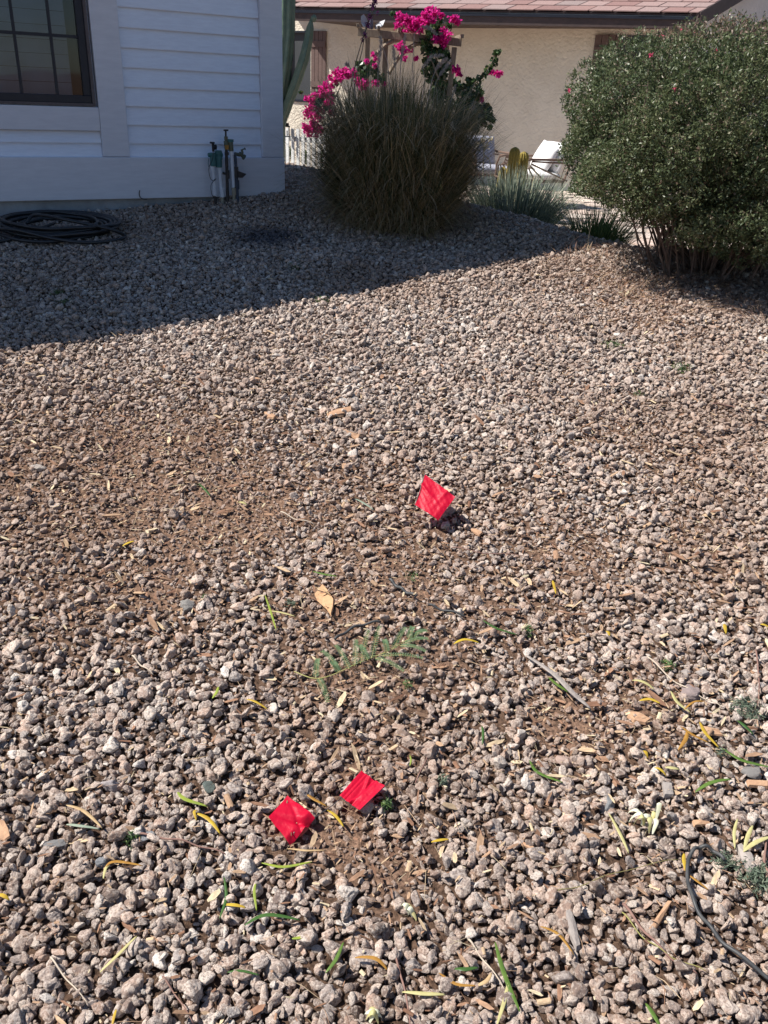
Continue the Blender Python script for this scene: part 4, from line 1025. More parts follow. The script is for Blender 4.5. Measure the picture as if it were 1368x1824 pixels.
# ------------------------------------------------------------------ garden hose
M_HOSE = mat('black_hose_rubber', (.012, .013, .016), .38, (.022, .023, .027), 20, spec=.5)
hc = P(108, 412)
def coil(loops, cx, cy, seed):
    r = random.Random(seed); pts_ = []
    a = r.uniform(0, 6); nst = 44
    for l in range(loops):
        rx = r.uniform(.26, .45); ry = rx*r.uniform(.78, .95); ox, oy = r.uniform(-.09, .09), r.uniform(-.07, .07); tz = r.uniform(-.02, .02); ph = r.uniform(0, 6); zl = .018+.0055*l
        pts_.append([(rx, ry, ox, oy, tz, ph, zl)])
    out = []; 
    for l in range(loops):
        A_ = pts_[l][0]; B_ = pts_[min(l+1, loops-1)][0]
        for k in range(nst):
            t = k/nst; e = [A_[i]*(1-t)+B_[i]*t for i in range(7)]; th = a+2*math.pi*t
            x = cx+e[2]+e[0]*math.cos(th); y = cy+e[3]+e[1]*math.sin(th)
            out.append(Vector((x, y, max(G(x, y)+.03, G(cx, cy)+e[6]+.0+e[4]*math.sin(th+e[5])+.5*(G(x, y)-G(cx, cy))))))
    return out
pts_h = coil(11, hc.x-.02, hc.y, 4)
e0 = pts_h[-1]
tail = [e0+Vector((.10, -.06, .01)), e0+Vector((.0, -.2, .0))]
st = [P(-40, 425, .025), P(-10, 432, .03), P(30, 424, .03), P(60, 412, .05)]
hz_ = MB(); hz_.tube(st+[pts_h[0].lerp(st[-1], .5)]+pts_h, .0118, 8)
cr_ = [P(48, 398, .07), P(58, 384, .10), P(80, 384, .11), P(115, 391, .12), P(160, 400, .10), P(195, 408, .09), P(222, 420, .04), P(205, 428, .03), P(150, 432, .04), P(90, 424, .07), P(30, 410, .09), P(-10, 408, .06), P(-60, 412, .04)]
# smooth the crossing strand
def catmull(p, n=6):
    p = [p[0]]+list(p)+[p[-1]]; out = []
    for i in range(1, len(p)-2):
        for k in range(n):
            t = k/n; out.append(.5*((2*p[i])+(-p[i-1]+p[i+1])*t+(2*p[i-1]-5*p[i]+4*p[i+1]-p[i+2])*t*t+(-p[i-1]+3*p[i]-3*p[i+1]+p[i+2])*t**3))
    out.append(p[-2]); return out
hz_.tube(catmull(cr_), .0118, 8)
hose = hz_.build('garden_hose', M_HOSE, None, smooth=True); meta(hose, 'black garden hose coiled in a heap on the gravel beside the white house', 'hose', kind='thing')

# ------------------------------------------------------------------ pipes and valves by the white wall
M_PVC = mat('white_pvc', (.66, .70, .76), .45, (.58, .62, .68), 8)
M_PVCT = mat('dirty_pvc', (.36, .33, .26), .7, (.28, .25, .19), 20)
M_TEAL = mat('teal_plastic', (.055, .17, .17), .5, (.04, .12, .125), 20)
M_IRON = mat('dark_pipe', (.03, .03, .035), .5, (.06, .05, .045), 30)
M_PATINA = mat('patina_brass', (.09, .13, .12), .5, (.16, .14, .08), 25, metal=.3)
M_BLUEP = mat('blue_wrapped_pipe', (.07, .09, .13), .6, (.04, .05, .07), 25)
M_BRASS = mat('brass', (.35, .20, .05), .45, (.25, .15, .05), 30, metal=.6)
def WX(px, py, off=.12):
    s, z = on_plane(px, py, C0+NW*off, DW); return WP(s, off, z)
def pipe(par, name, mt, x0, y0, x1, y1, r_, off=.12, label=None, n=12):
    return MB().tube([WX(x0, y0, off), WX(x1, y1, off)], r_, n).build(name, mt, par, smooth=False, label=label)
v1 = empty('sprinkler_valve', WX(388, 375), 'teal plastic sprinkler valve on two white pipes, leftmost fitting by the white wall', 'valve')
pipe(v1, 'pipe', M_PVC, 379, 296, 384, 350, .0125); pipe(v1, 'collar', M_PVC, 378.5, 295, 379.5, 305, .018); pipe(v1, 'collar', M_PVC, 382, 332, 383, 347, .0165); pipe(v1, 'pipe', M_IRON, 383, 349, 385, 376, .012, label='dark lower end of the left pipe')
pipe(v1, 'pipe', M_PVC, 391, 298, 395, 350, .0135); pipe(v1, 'collar', M_PVC, 391, 297, 392, 308, .018); pipe(v1, 'collar', M_PVC, 394.5, 334, 396, 351, .0185); pipe(v1, 'pipe', M_PVCT, 395.5, 350, 398, 388, .0125, label='tan lower end of the right pipe')
bd = pipe(v1, 'body', M_TEAL, 379, 272, 380, 296, .024, n=10); pipe(v1, 'body', M_TEAL, 389, 268, 390, 298, .026, n=10)
pipe(v1, 'rim', M_TEAL, 371, 276, 396, 276, .016, n=8); pipe(v1, 'rim', M_TEAL, 388.8, 270, 389, 274, .030); pipe(v1, 'rim', M_TEAL, 389.5, 280, 389.7, 284, .030)
pipe(v1, 'solenoid', M_BLK, 379, 262, 385, 262, .020, n=10); pipe(v1, 'knob', M_BLK, 379, 254, 380, 270, .010); pipe(v1, 'handle', M_BLK, 374, 254, 382, 254.5, .007, n=8)
MB().tube(catmull([WX(380, 270, .15), WX(378, 285, .16), WX(372, 300, .15), WX(375, 318, .15), WX(381, 322, .15), WX(385, 318, .15)]), .0025, 5).build('wire', M_BLK, v1)
MB().tube(catmull([WX(383, 319, .15), WX(376, 330, .15), WX(377, 345, .14), WX(381, 352, .13)]), .0025, 5).build('wire', M_BLK, v1)
MB().tube(catmull([WX(372, 282, .15), WX(371, 292, .15), WX(373, 300, .15)]), .0025, 5).build('wire', M_TEAL, v1)
v2 = empty('backflow_valve', WX(408, 375), 'tall dark pipe and pale pipe with a T-handle on top, middle fitting by the wall', 'valve')
pipe(v2, 'pipe', M_IRON, 403, 262, 406, 376, .0125); pipe(v2, 'stem', M_IRON, 402, 233, 402.5, 262, .007); pipe(v2, 'handle', M_IRON, 398.5, 232, 406.5, 232, .006, n=8)
pipe(v2, 'packing_nut', M_PATINA, 402.5, 243, 402.8, 250, .015, n=6); pipe(v2, 'valve_body', M_PATINA, 402.6, 251, 404, 266, .019, n=8); pipe(v2, 'union', M_BRASS, 403.5, 258, 404.3, 266, .0165, off=.135, n=8)
pipe(v2, 'coupling', M_IRON, 403.8, 271, 404, 276, .017, n=8); pipe(v2, 'coupling', M_IRON, 405, 303, 405.5, 318, .017, n=8); pipe(v2, 'stub', M_IRON, 397, 308, 405, 311, .009, n=8)
pipe(v2, 'breaker_cap', M_TEAL, 410.3, 248, 410.3, 253, .026); pipe(v2, 'breaker_body', M_PATINA, 410.3, 253, 411.5, 269, .021, n=12)
pipe(v2, 'pipe', M_PVC, 412.5, 268, 416, 334, .0135, label='pale right pipe'); pipe(v2, 'collar', M_PVC, 412.5, 269, 413, 276, .0185); pipe(v2, 'pipe', M_PVCT, 416, 333, 418, 378, .0135, label='tan lower end of the pale pipe'); pipe(v2, 'collar', M_PVCT, 416, 335, 417, 347, .0175)
v3 = empty('hose_faucet', WX(422, 372), 'small outdoor hose faucet on a blue-wrapped riser, rightmost fitting by the white wall', 'faucet')
pipe(v3, 'riser', M_BLUEP, 418.5, 272, 420.5, 300, .0115); pipe(v3, 'riser', M_BLUEP, 420.5, 300, 423.5, 378, .0145); pipe(v3, 'coupling', M_IRON, 420.3, 297, 421, 316, .019, n=8); pipe(v3, 'coupling', M_BLUEP, 422, 321, 422.6, 337, .018, n=10)
pipe(v3, 'elbow', M_PATINA, 418, 274, 427, 276, .013); pipe(v3, 'spout', M_PATINA, 426, 273, 435, 280, .015, off=.14); pipe(v3, 'spout_ring', M_PATINA, 433.5, 279, 435.5, 280.5, .021, off=.15)
pipe(v3, 'stem', M_PATINA, 431, 267, 432, 274, .009, off=.14); pipe(v3, 'handle', M_PATINA, 429, 267.5, 437, 264.5, .005, off=.14, n=6); pipe(v3, 'handle_tip', M_PATINA, 435.5, 265.5, 436.8, 264.5, .009, off=.14)
b = MB(); q = [WX(422, 304, .13), WX(436, 309, .13), WX(429, 316, .13), WX(422, 316, .13)]; b.prism(q, (NW[0]*.04, NW[1]*.04, 0)); b.build('drain_fitting', M_IRON, v3, bevel=.003)
cb_ = MB().tube(catmull([WX(249, 339, .024), WX(248, 344, .03), WX(249, 350, .03), WX(253, 354, .04), WX(262, 355, .05)]), .0035, 5).build('cable', M_BLK); meta(cb_, 'short black cable end poking from the belt board of the white house above the hose', 'cable')

# ------------------------------------------------------------------ marking flags
mr_ = bpy.data.materials.new('red_flag_vinyl'); mr_.use_nodes = True; N = mr_.node_tree.nodes; L = mr_.node_tree.links; bb = N['Principled BSDF']
bb.inputs['Base Color'].default_value = (.60, .004, .036, 1); bb.inputs['Roughness'].default_value = .48; bb.inputs['Specular IOR Level'].default_value = .28
tr = N.new('ShaderNodeBsdfTranslucent'); tr.inputs[0].default_value = (.60, .006, .02, 1); mx = N.new('ShaderNodeMixShader'); mx.inputs[0].default_value = .32
tcf = N.new('ShaderNodeTexCoord'); nf_ = N.new('ShaderNodeTexNoise'); nf_.inputs['Scale'].default_value = 38; nf_.inputs['Detail'].default_value = 4; bpf = N.new('ShaderNodeBump'); bpf.inputs['Distance'].default_value = .004
L.new(tcf.outputs['Object'], nf_.inputs[0]); L.new(nf_.outputs[0], bpf.inputs['Height']); L.new(bpf.outputs[0], bb.inputs['Normal'])
L.new(bb.outputs[0], mx.inputs[1]); L.new(tr.outputs[0], mx.inputs[2]); L.new(mx.outputs[0], N['Material Output'].inputs[0])
M_WIRE = mat('flag_wire', (.10, .10, .11), .4, (.16, .14, .13), 60, metal=.7)
def flag(label, corners, wrinkle, wire, roll=None, seed=1, folds=6.0, dirn=(1, .3)):
    """corners: four (px, py, height above ground) in order round the sheet"""
    cs = [P(x, y)+Vector((0, 0, h)) if h < .2 else None for x, y, h in corners]
    cs = [P(x, y, h) for x, y, h in corners]
    root = empty('marking_flag', cs[3], label, 'flag', 'red marking flags in the gravel')
    n = 28; r = random.Random(seed); ph = [r.uniform(0, 6) for _ in range(4)]
    nrm = (cs[1]-cs[0]).cross(cs[3]-cs[0]).normalized(); nrm = -nrm if nrm.y > 0 and abs(nrm.y) > abs(nrm.z) or nrm.z < 0 and abs(nrm.z) >= abs(nrm.y) else nrm
    vs = []; fs = []
    for i in range(n+1):
        for j in range(n+1):
            u, v = i/n, j/n
            p = cs[0].lerp(cs[1], u).lerp(cs[3].lerp(cs[2], u), v)
            w = dirn[0]*u+dirn[1]*v
            hgt = wrinkle*(math.sin(folds*w+ph[0]+1.2*math.sin(3*v+ph[1]))+.45*math.sin(folds*2.3*(u*dirn[0]+v*dirn[1]*1.6)+ph[2]))
            if roll: hgt += roll(u, v)
            vs.append(p+nrm*hgt)
    for i in range(n):
        for j in range(n):
            a = i*(n+1)+j; fs.append((a, a+1, a+n+2, a+n+1))
    MB().add(vs, fs).build('flag', mr_, root, smooth=True)
    MB().tube([P(x, y, h) for x, y, h in wire], .0012, 6).build('wire', M_WIRE, root)
    return root
flag('red flag lying flat, nearest the bottom of the photo, creased toward its lower corner',
     [(478, 1456, .035), (512, 1417, .040), (562, 1453, .045), (517, 1502, .026)], .0016,
     [(561, 1456, .042), (590, 1436, .035), (612, 1418, .034), (640, 1400, .024), (668, 1378, -.01)],
     lambda u, v: -.012*math.exp(-((u-.15-.6*v)/.09)**2)*v-.006*math.exp(-((u-.95+.5*v)/.07)**2)*v-.014*max(0, v-.8)/.2*(.5+.5*math.sin(u*9)), 3, 5, (1.0, -.7))
flag('red flag folded and creased along its wire, just right of the flat red flag',
     [(605, 1418, .040), (644, 1374, .052), (686, 1401, .055), (641, 1444, .038)], .0028,
     [(605, 1420, .038), (640, 1444, .034), (684, 1402, .052), (703, 1383, .03), (716, 1374, -.005)], lambda u, v: .004*(1 if .18 < v < .22 else 0)+.006*math.exp(-((v-.45-.12*math.sin(4*u))/.05)**2)-.004*math.exp(-((v-.55)/.05)**2), 8, 4, (.15, 1.3))
flag('red flag standing clear of the gravel, alone in the middle of the bed',
     [(757, 845, .150), (811, 885, .115), (780, 925, .068), (739, 899, .085)], .0010,
     [(757, 844, .151), (748, 873, .118), (739, 900, .083), (736, 925, .04), (735, 946, -.01)], lambda u, v: .006*math.exp(-((u-.75+.2*v)/.06)**2)*(1-v)+.006*math.exp(-((v-.35-.3*u)/.06)**2)*(1-u)-.010*max(0, u-.85)/.15*v, 5, 8, (1.2, -1.1))

# ------------------------------------------------------------------ single leaves, blades, sticks
def strip(name, pix, wpx, m_, label, cat, group=None, h=.030, lift=.006, fold=.25, thick=.0006):
    pts_ = [P(x, y, h) for x, y in pix]
    d_ = (pts_[0]-Vector((0, 0, EYE))).length
    pts_ = catmull(pts_, 5); n = len(pts_)
    dep_ = float((np.array(pts_[n//2])-np.array([0, 0, EYE]))@fw); w = wpx*dep_/FPX*.42
    vs = []; fs = []
    for i, p in enumerate(pts_):
        u = i/(n-1); t = (pts_[min(i+1, n-1)]-pts_[max(i-1, 0)]).normalized(); s = t.cross(Vector((0, 0, 1))).normalized()
        q = w*math.sin(math.pi*(.03+.94*u))**.85+.0003; z_ = lift*math.sin(math.pi*u)
        c_ = p+Vector((0, 0, z_))
        vs += [c_-s*q+Vector((0, 0, q*fold)), c_, c_+s*q+Vector((0, 0, q*fold*1.2))]
    for i in range(n-1):
        fs += [(3*i, 3*i+1, 3*i+4, 3*i+3), (3*i+1, 3*i+2, 3*i+5, 3*i+4)]
    o = MB().add(vs, fs).build(name, m_, None, smooth=True)
    sm_ = o.modifiers.new('thickness', 'SOLIDIFY'); sm_.thickness = thick
    return meta(o, label, cat, group)
LG = mat('leaf_green', (.10, .19, .035), .4, (.15, .24, .05), 60, trans=.3, spec=.5)
LD = mat('leaf_dark_green', (.05, .12, .03), .4, (.07, .15, .035), 60, trans=.25, spec=.5)
LL = mat('leaf_lime', (.36, .42, .06), .45, (.28, .36, .08), 60, trans=.3)
LY = mat('leaf_yellow', (.62, .46, .05), .5, (.52, .34, .05), 60, trans=.3)
LA_ = mat('leaf_amber', (.46, .25, .05), .55, (.34, .17, .04), 60, trans=.25)
LP_ = mat('leaf_pale', (.62, .58, .28), .5, (.52, .47, .22), 60, trans=.3)
LT = mat('leaf_tan', (.55, .40, .22), .7, (.44, .30, .16), 60, trans=.15)
LS = mat('leaf_silver', (.36, .42, .33), .6, (.28, .34, .26), 50, trans=.2)
fl = 'narrow leaves fallen on the gravel'
LEAVES = [
 ([(316, 1411), (330, 1428), (370, 1437)], 8, LL, 'lime green curved leaf on gravel left of the flat red flag'),
 ([(347, 1448), (372, 1462), (392, 1485)], 8, LY, 'golden leaf lying directly below the lime green curved leaf'),
 ([(350, 1462), (346, 1450), (352, 1444)], 5, LY, 'tiny yellow leaf touching the golden leaf left of the flags'),
 ([(118, 1469), (140, 1474), (178, 1477)], 6, LS, 'silvery green leaf at the left, under the long dry tan leaf'),
 ([(118, 1434), (150, 1447), (182, 1475)], 7, LT, 'long dry tan leaf at the left above the silvery green leaf'),
 ([(187, 1545), (205, 1536), (254, 1542)], 6, LA_, 'amber leaf arching to the right below the bright green weed tuft'),
 ([(184, 1565), (188, 1548), (196, 1540)], 5, LP_, 'pale hooked leaf at the left end of the amber leaf'),
 ([(-4, 1594), (7, 1600), (17, 1604)], 8, LY, 'yellow leaf tip at the left edge of the gravel'),
 ([(178, 1732), (212, 1702), (244, 1667)], 6, LP_, 'long pale green blade running up to the right at the lower left'),
 ([(399, 1562), (403, 1600), (391, 1636)], 6, LD, 'dark green blade standing upright right of the amber leaf'),
 ([(399, 1612), (418, 1615), (438, 1617)], 7, LY, 'short golden leaf beside the foot of the dark green blade'),
 ([(436, 1648), (475, 1632), (535, 1639)], 8, LD, 'wide dark green blade lying under the flat red flag'),
 ([(456, 1572), (453, 1592), (457, 1622)], 5, LL, 'thin upright lime blade above the wide dark green blade'),
 ([(405, 1732), (430, 1731), (462, 1737)], 5, LD, 'short dark blade at the lower left, above the bottom stones'),
 ([(200, 1826), (203, 1812), (207, 1798)], 5, LY, 'short yellow blade at the bottom left edge'),
 ([(466, 1537), (505, 1546), (556, 1535)], 6, LL, 'lime leaf bowed downward just beneath the flat red flag'),
 ([(512, 1512), (545, 1519), (580, 1515)], 4, LT, 'pale straw leaf between the flat red flag and the bowed lime leaf'),
 ([(540, 1410), (558, 1425), (582, 1436)], 6, LA_, 'amber leaf between the two flags near the bottom'),
 ([(583, 1443), (598, 1456), (612, 1473)], 6, LY, 'yellow leaf right of the flat red flag, below the folded flag'),
 ([(808, 1147), (828, 1141), (854, 1145)], 7, LY, 'bright yellow leaf right of the green feathery frond'),
 ([(557, 1018), (577, 1025), (601, 1027)], 6, LG, 'green leaf just above the flat tan dead leaf'),
 ([(632, 889), (646, 899), (666, 909)], 5, LS, 'pale green leaf left of the standing red flag'),
 ([(354, 861), (366, 873), (374, 883)], 5, LD, 'small dark green leaf in the bare soil at the upper left'),
 ([(218, 973), (228, 970), (240, 964)], 6, LY, 'small yellow leaf at the left, below the bare soil'),
 ([(424, 895), (432, 898), (440, 900)], 7, LP_, 'small pale leaf near the middle of the bare soil'),
 ([(975, 1205), (992, 1222), (1014, 1234)], 7, LG, 'green leaf lying along the grey strap of bark on the right'),
 ([(943, 1354), (958, 1377), (1003, 1394)], 7, LG, 'curved green leaf below the pale pink flat rock'),
 ([(1238, 1411), (1266, 1397), (1303, 1388)], 8, LG, 'straight bright green leaf at the right, pointing up to the right'),
 ([(1286, 1333), (1320, 1358), (1375, 1368)], 8, LG, 'long green leaf reaching the right edge of the gravel'),
 ([(1195, 1231), (1206, 1252), (1230, 1269)], 7, LP_, 'pale yellow crescent leaf beside the large mauve rock'),
 ([(1246, 1286), (1255, 1308), (1280, 1332)], 7, LY, 'yellow crescent leaf joined to the long green leaf'),
 ([(1224, 1301), (1221, 1318), (1208, 1336)], 8, LA_, 'amber folded leaf, steeper of the crossing pair at the right'),
 ([(1212, 1294), (1235, 1312), (1262, 1323)], 6, LA_, 'amber leaf, flatter of the crossing pair at the right'),
 ([(1139, 1248), (1158, 1246), (1176, 1253)], 8, LY, 'vivid yellow pointed leaf above the grey bark chips at the right'),
 ([(1126, 1212), (1145, 1219), (1166, 1229)], 7, LP_, 'pale yellow leaf up and left of the vivid yellow pointed leaf'),
 ([(1218, 1265), (1235, 1254), (1256, 1250)], 4, LA_, 'thin amber arc beside the pale yellow crescent leaf'),
 ([(1312, 1283), (1325, 1297), (1342, 1309)], 8, LD, 'dark green leaf close to the right edge, under the grey-green weed'),
 ([(1146, 1337), (1149, 1345), (1154, 1351)], 7, LY, 'tiny yellow leaf piece right of the pale pink flat rock'),
 ([(1165, 1368), (1175, 1375), (1187, 1383)], 6, LY, 'slim yellow leaf left of the cream curled leaf'),
 ([(1184, 1367), (1197, 1372), (1211, 1371)], 8, LP_, 'cream curled leaf above the square grey bark chip'),
 ([(1291, 1112), (1290, 1120), (1293, 1129)], 7, LY, 'yellow leaf tip at the upper right, standing on end'),
 ([(1079, 1124), (1083, 1129), (1086, 1134)], 7, LY, 'tiny yellow fleck among the stones right of the black tube'),
 ([(984, 1034), (986, 1045), (990, 1058)], 5, LY, 'slim yellow leaf upright on the stones, far right of the tan dead leaf'),
 ([(1354, 1112), (1362, 1115), (1372, 1119)], 7, LY, 'yellow leaf touching the right edge of the photo'),
 ([(882, 1678), (897, 1734), (926, 1802)], 9, LG, 'long green blade at the bottom, longest upright blade'),
 ([(906, 1748), (898, 1785), (885, 1826)], 7, LP_, 'pale yellow blade crossing the long green blade at the bottom'),
 ([(809, 1726), (828, 1731), (853, 1724)], 8, LD, 'short dark green leaf left of the long green blade'),
 ([(963, 1650), (995, 1665), (1022, 1700)], 6, LA_, 'amber leaf curling down beside the long grey bark strip'),
 ([(1084, 1448), (1104, 1488), (1120, 1520)], 6, LP_, 'long pale blade left of the white blossom'),
 ([(1314, 1458), (1307, 1485), (1309, 1512)], 6, LP_, 'upright pale stem-like leaf at the right above the grey bark slab'),
 ([(1324, 1517), (1345, 1503), (1374, 1490)], 9, LP_, 'broad pale yellow leaf reaching the right edge'),
 ([(1341, 1470), (1332, 1490), (1325, 1514)], 8, LP_, 'broad pale leaf forked with the one at the right edge'),
 ([(1219, 1520), (1217, 1535), (1221, 1552)], 7, LY, 'yellow leaf beside the bend of the black tube'),
 ([(1226, 1558), (1240, 1570), (1262, 1585)], 5, LA_, 'thin amber leaf inside the curve of the black tube'),
 ([(1150, 1787), (1162, 1806), (1177, 1830)], 9, LG, 'green blade cut by the bottom edge at the right'),
 ([(782, 1733), (812, 1755), (848, 1756)], 6, LA_, 'brown-amber curled leaf under the short dark green leaf'),
 ([(848, 1757), (866, 1750), (876, 1733)], 8, LT, 'tan leaf tip joined to the brown-amber curled leaf'),
 ([(716, 1767), (755, 1774), (794, 1772)], 8, LP_, 'flat pale yellow blade near the bottom middle'),
 ([(632, 1706), (668, 1712), (690, 1728)], 8, LA_, 'brownish leaf left of the flat pale yellow blade'),
 ([(580, 1733), (598, 1712), (612, 1678)], 7, LG, 'green blade tucked between stones under the dark wide blade'),
 ([(520, 1672), (533, 1671), (548, 1667)], 6, LL, 'short lime leaf below the wide dark green blade'),
 ([(858, 1293), (860, 1308), (859, 1327)], 5, LD, 'thin dark blade standing below the bright yellow leaf'),
 ([(439, 1246), (455, 1254), (477, 1264)], 5, LY, 'thin yellow leaf left of the feathery frond, lower of two'),
 ([(389, 1223), (386, 1234), (378, 1244)], 6, LL, 'small lime leaf left of the thin yellow leaf'),
 ([(472, 1060), (482, 1090), (492, 1122)], 4, LL, 'long thin lime blade left of the flat tan dead leaf'),
 ([(478, 1088), (500, 1092), (526, 1098)], 4, LP_, 'thin pale blade crossing the long thin lime blade'),
 ([(768, 1500), (783, 1498), (800, 1495)], 6, LY, 'short yellow leaf right of and below the folded red flag'),
 ([(860, 1105), (885, 1122), (922, 1131)], 6, LD, 'dark green leaf in line with the thin black tubes'),
 ([(730, 1345), (732, 1355), (730, 1364)], 3, LL, 'wisp of lime stem above the folded red flag'),
 ([(560, 1047), (575, 1052), (588, 1060)], 3, LT, 'thin straw tip on the upper end of the tan dead leaf'),
]
for pix, w_, m_, lb in LEAVES:
    strip('fallen_leaf', pix, w_, m_, lb, 'leaf', fl, lift=random.uniform(.0, .008), fold=random.uniform(.1, .6))

def stick(name, pix, rpx, m_, label, cat, h=.024, taper=.5, group=None, sides=7):
    pts_ = catmull([P(x, y, h) for x, y in pix], 6); dep_ = float((np.array(pts_[len(pts_)//2])-np.array([0, 0, EYE]))@fw); r_ = rpx*dep_/FPX
    pts_ = [p+Vector((0, 0, .004*math.sin(i*.9))) for i, p in enumerate(pts_)]
    return meta(MB().tube(pts_, [r_*(1-taper*i/(len(pts_)-1)) for i in range(len(pts_))], sides).build(name, m_, None, smooth=True), label, cat, group)
M_TUBE = mat('black_drip_tube', (.035, .038, .042), .5, (.07, .07, .07), 40)
M_TWIG = mat('reddish_twig', (.17, .09, .075), .8, (.25, .15, .12), 60)
M_TWIGP = mat('pale_twig', (.50, .42, .33), .8, (.40, .33, .26), 60)
M_GREYW = mat('grey_weathered_wood', (.23, .20, .185), .9, (.34, .30, .27), 30, .003, 90, stretch=(1, 1, 1))
M_BARK = mat('tan_bark', (.45, .28, .17), .85, (.36, .21, .13), 40, .003, 90)
tg = 'pieces of black drip tubing'
stick('drip_tube', [(1290, 1532), (1268, 1512), (1246, 1508), (1231, 1520), (1224, 1550), (1234, 1602), (1262, 1648), (1302, 1690), (1374, 1744)], 3.4, M_TUBE, 'long black irrigation tube looping out of the gravel at the lower right edge', 'tube', .035, .0, tg)
stick('drip_tube', [(694, 1032), (708, 1044), (724, 1054), (742, 1062)], 3.0, M_TUBE, 'short black tube piece above the feathery frond, nearest the tan dead leaf', 'tube', .022, .1, tg)
stick('drip_tube', [(764, 1077), (790, 1086), (828, 1096)], 2.4, M_TUBE, 'thin black tube piece right of the feathery frond', 'tube', .022, .2, tg)
stick('drip_tube', [(596, 1139), (618, 1124), (646, 1112), (678, 1107)], 2.6, M_TUBE, 'black tube piece touching the top of the feathery frond', 'tube', .024, .1, tg)
strip('bark_strap', [(938, 1168), (985, 1205), (1020, 1240), (1052, 1262)], 11, M_GREYW, 'grey curved strap of bark lying left of the yellow leaves', 'bark', h=.03, lift=.01, fold=.5, thick=.003)
for pix, r_, m_, lb in [([(240, 1485), (300, 1493), (352, 1505), (404, 1522)], 2.2, M_TWIG, 'reddish twig left of and below the flat red flag'),
    ([(1110, 1610), (1150, 1660), (1195, 1705), (1243, 1735)], 3.0, M_TWIG, 'purple-brown stick slanting down near the bottom right'),
    ([(1108, 1625), (1150, 1672), (1200, 1705), (1262, 1732)], 1.4, mat('olive_stem', (.25, .24, .08), .6), 'thin olive stem along the purple-brown stick'),
    ([(985, 1590), (1040, 1575), (1120, 1548), (1212, 1530)], 1.1, mat('olive_stem_dark', (.22, .19, .08), .6), 'long thin olive stem running to the bend of the black tube'),
    ([(834, 1673), (862, 1710), (900, 1762)], 2.0, M_TWIGP, 'pale twig left of the long green blade'),
    ([(1153, 1170), (1205, 1215), (1250, 1240), (1287, 1260)], 1.6, M_TWIGP, 'long pale straw across the large mauve rock'),
    ([(1346, 1158), (1352, 1205), (1350, 1255)], 1.6, M_TWIG, 'straight reddish twig near the right edge'),
    ([(1368, 1560), (1362, 1530), (1366, 1490)], 3.0, M_TWIG, 'dark reddish stem at the right edge beside the grey bark slab'),
    ([(90, 1705), (120, 1745), (156, 1785)], 1.8, M_TWIGP, 'thin brown twig slanting down at the lower left'),
    ([(290, 1740), (315, 1775), (345, 1822)], 1.8, M_TWIG, 'brown twig slanting to the bottom edge left of centre'),
    ([(700, 1690), (715, 1740), (728, 1800), (730, 1826)], 2.4, M_TWIG, 'brown stick pointing to the bottom edge near the middle'),
    ([(195, 815), (225, 790), (247, 765)], 1.4, M_TWIG, 'dark twig leaning over the bare soil at the upper left'),
    ([(500, 912), (530, 925), (560, 932)], 1.4, M_TWIGP, 'pale twig right of the bare soil'),
    ([(236, 1168), (252, 1185), (273, 1200)], 1.8, M_TWIGP, 'short white-grey curved twig at the left, among loose stones'),
    ([(805, 975), (870, 985), (940, 990)], 1.2, M_TWIG, 'straight reddish twig below the standing red flag'),
    ([(740, 1395), (760, 1350), (772, 1330)], 1.2, M_TWIG, 'thin red twig up and right of the folded red flag'),
    ([(1268, 720), (1300, 722), (1325, 735)], 1.3, M_TWIG, 'dark twig on the pale gravel at the right'),
    ([(905, 705), (935, 708)], 1.3, M_TWIG, 'short dark twig on the pale gravel above the standing red flag')]:
    stick('twig', pix, r_, m_, lb, 'twig', group='single twigs on the gravel')

def slab(name, outline, m_, label, cat, h=.018, t=.006, tilt=0, group=None):
    """a flat broken piece with an uneven upper face"""
    base_ = [P(x, y, h) for x, y in outline]; c_ = sum(base_, Vector())/len(base_)
    n = len(base_); vs = [p.copy() for p in base_]; vs += [c_+(p-c_)*.9+Vector((0, 0, t*random.uniform(.6, 1.3)+tilt*(p.x-c_.x))) for p in base_]; vs.append(c_+Vector((0, 0, t*1.25)))
    fs = [tuple(range(n))[::-1]]+[(i, (i+1) % n, n+(i+1) % n, n+i) for i in range(n)]+[(n+i, n+(i+1) % n, 2*n) for i in range(n)]
    return meta(MB().add(vs, fs).build(name, m_, None, bevel=.0006), label, cat, group)
slab('dead_leaf', [(560, 1058), (574, 1040), (582, 1048), (595, 1070), (594, 1085), (590, 1098), (582, 1086), (565, 1070)], mat('dead_leaf_tan', (.58, .36, .20), .7, (.48, .27, .14), 60, .001, 90, trans=.1), 'flat tan dead leaf lying above the green feathery frond', 'leaf', .022, .002, .2)
slab('bark_flake', [(-4, 1458), (8, 1462), (16, 1478), (19, 1492), (8, 1498), (-4, 1496)], M_BARK, 'tan bark flake cut by the left edge of the photo', 'bark', .022, .004)
wood = 'wood and bark chips on the gravel'
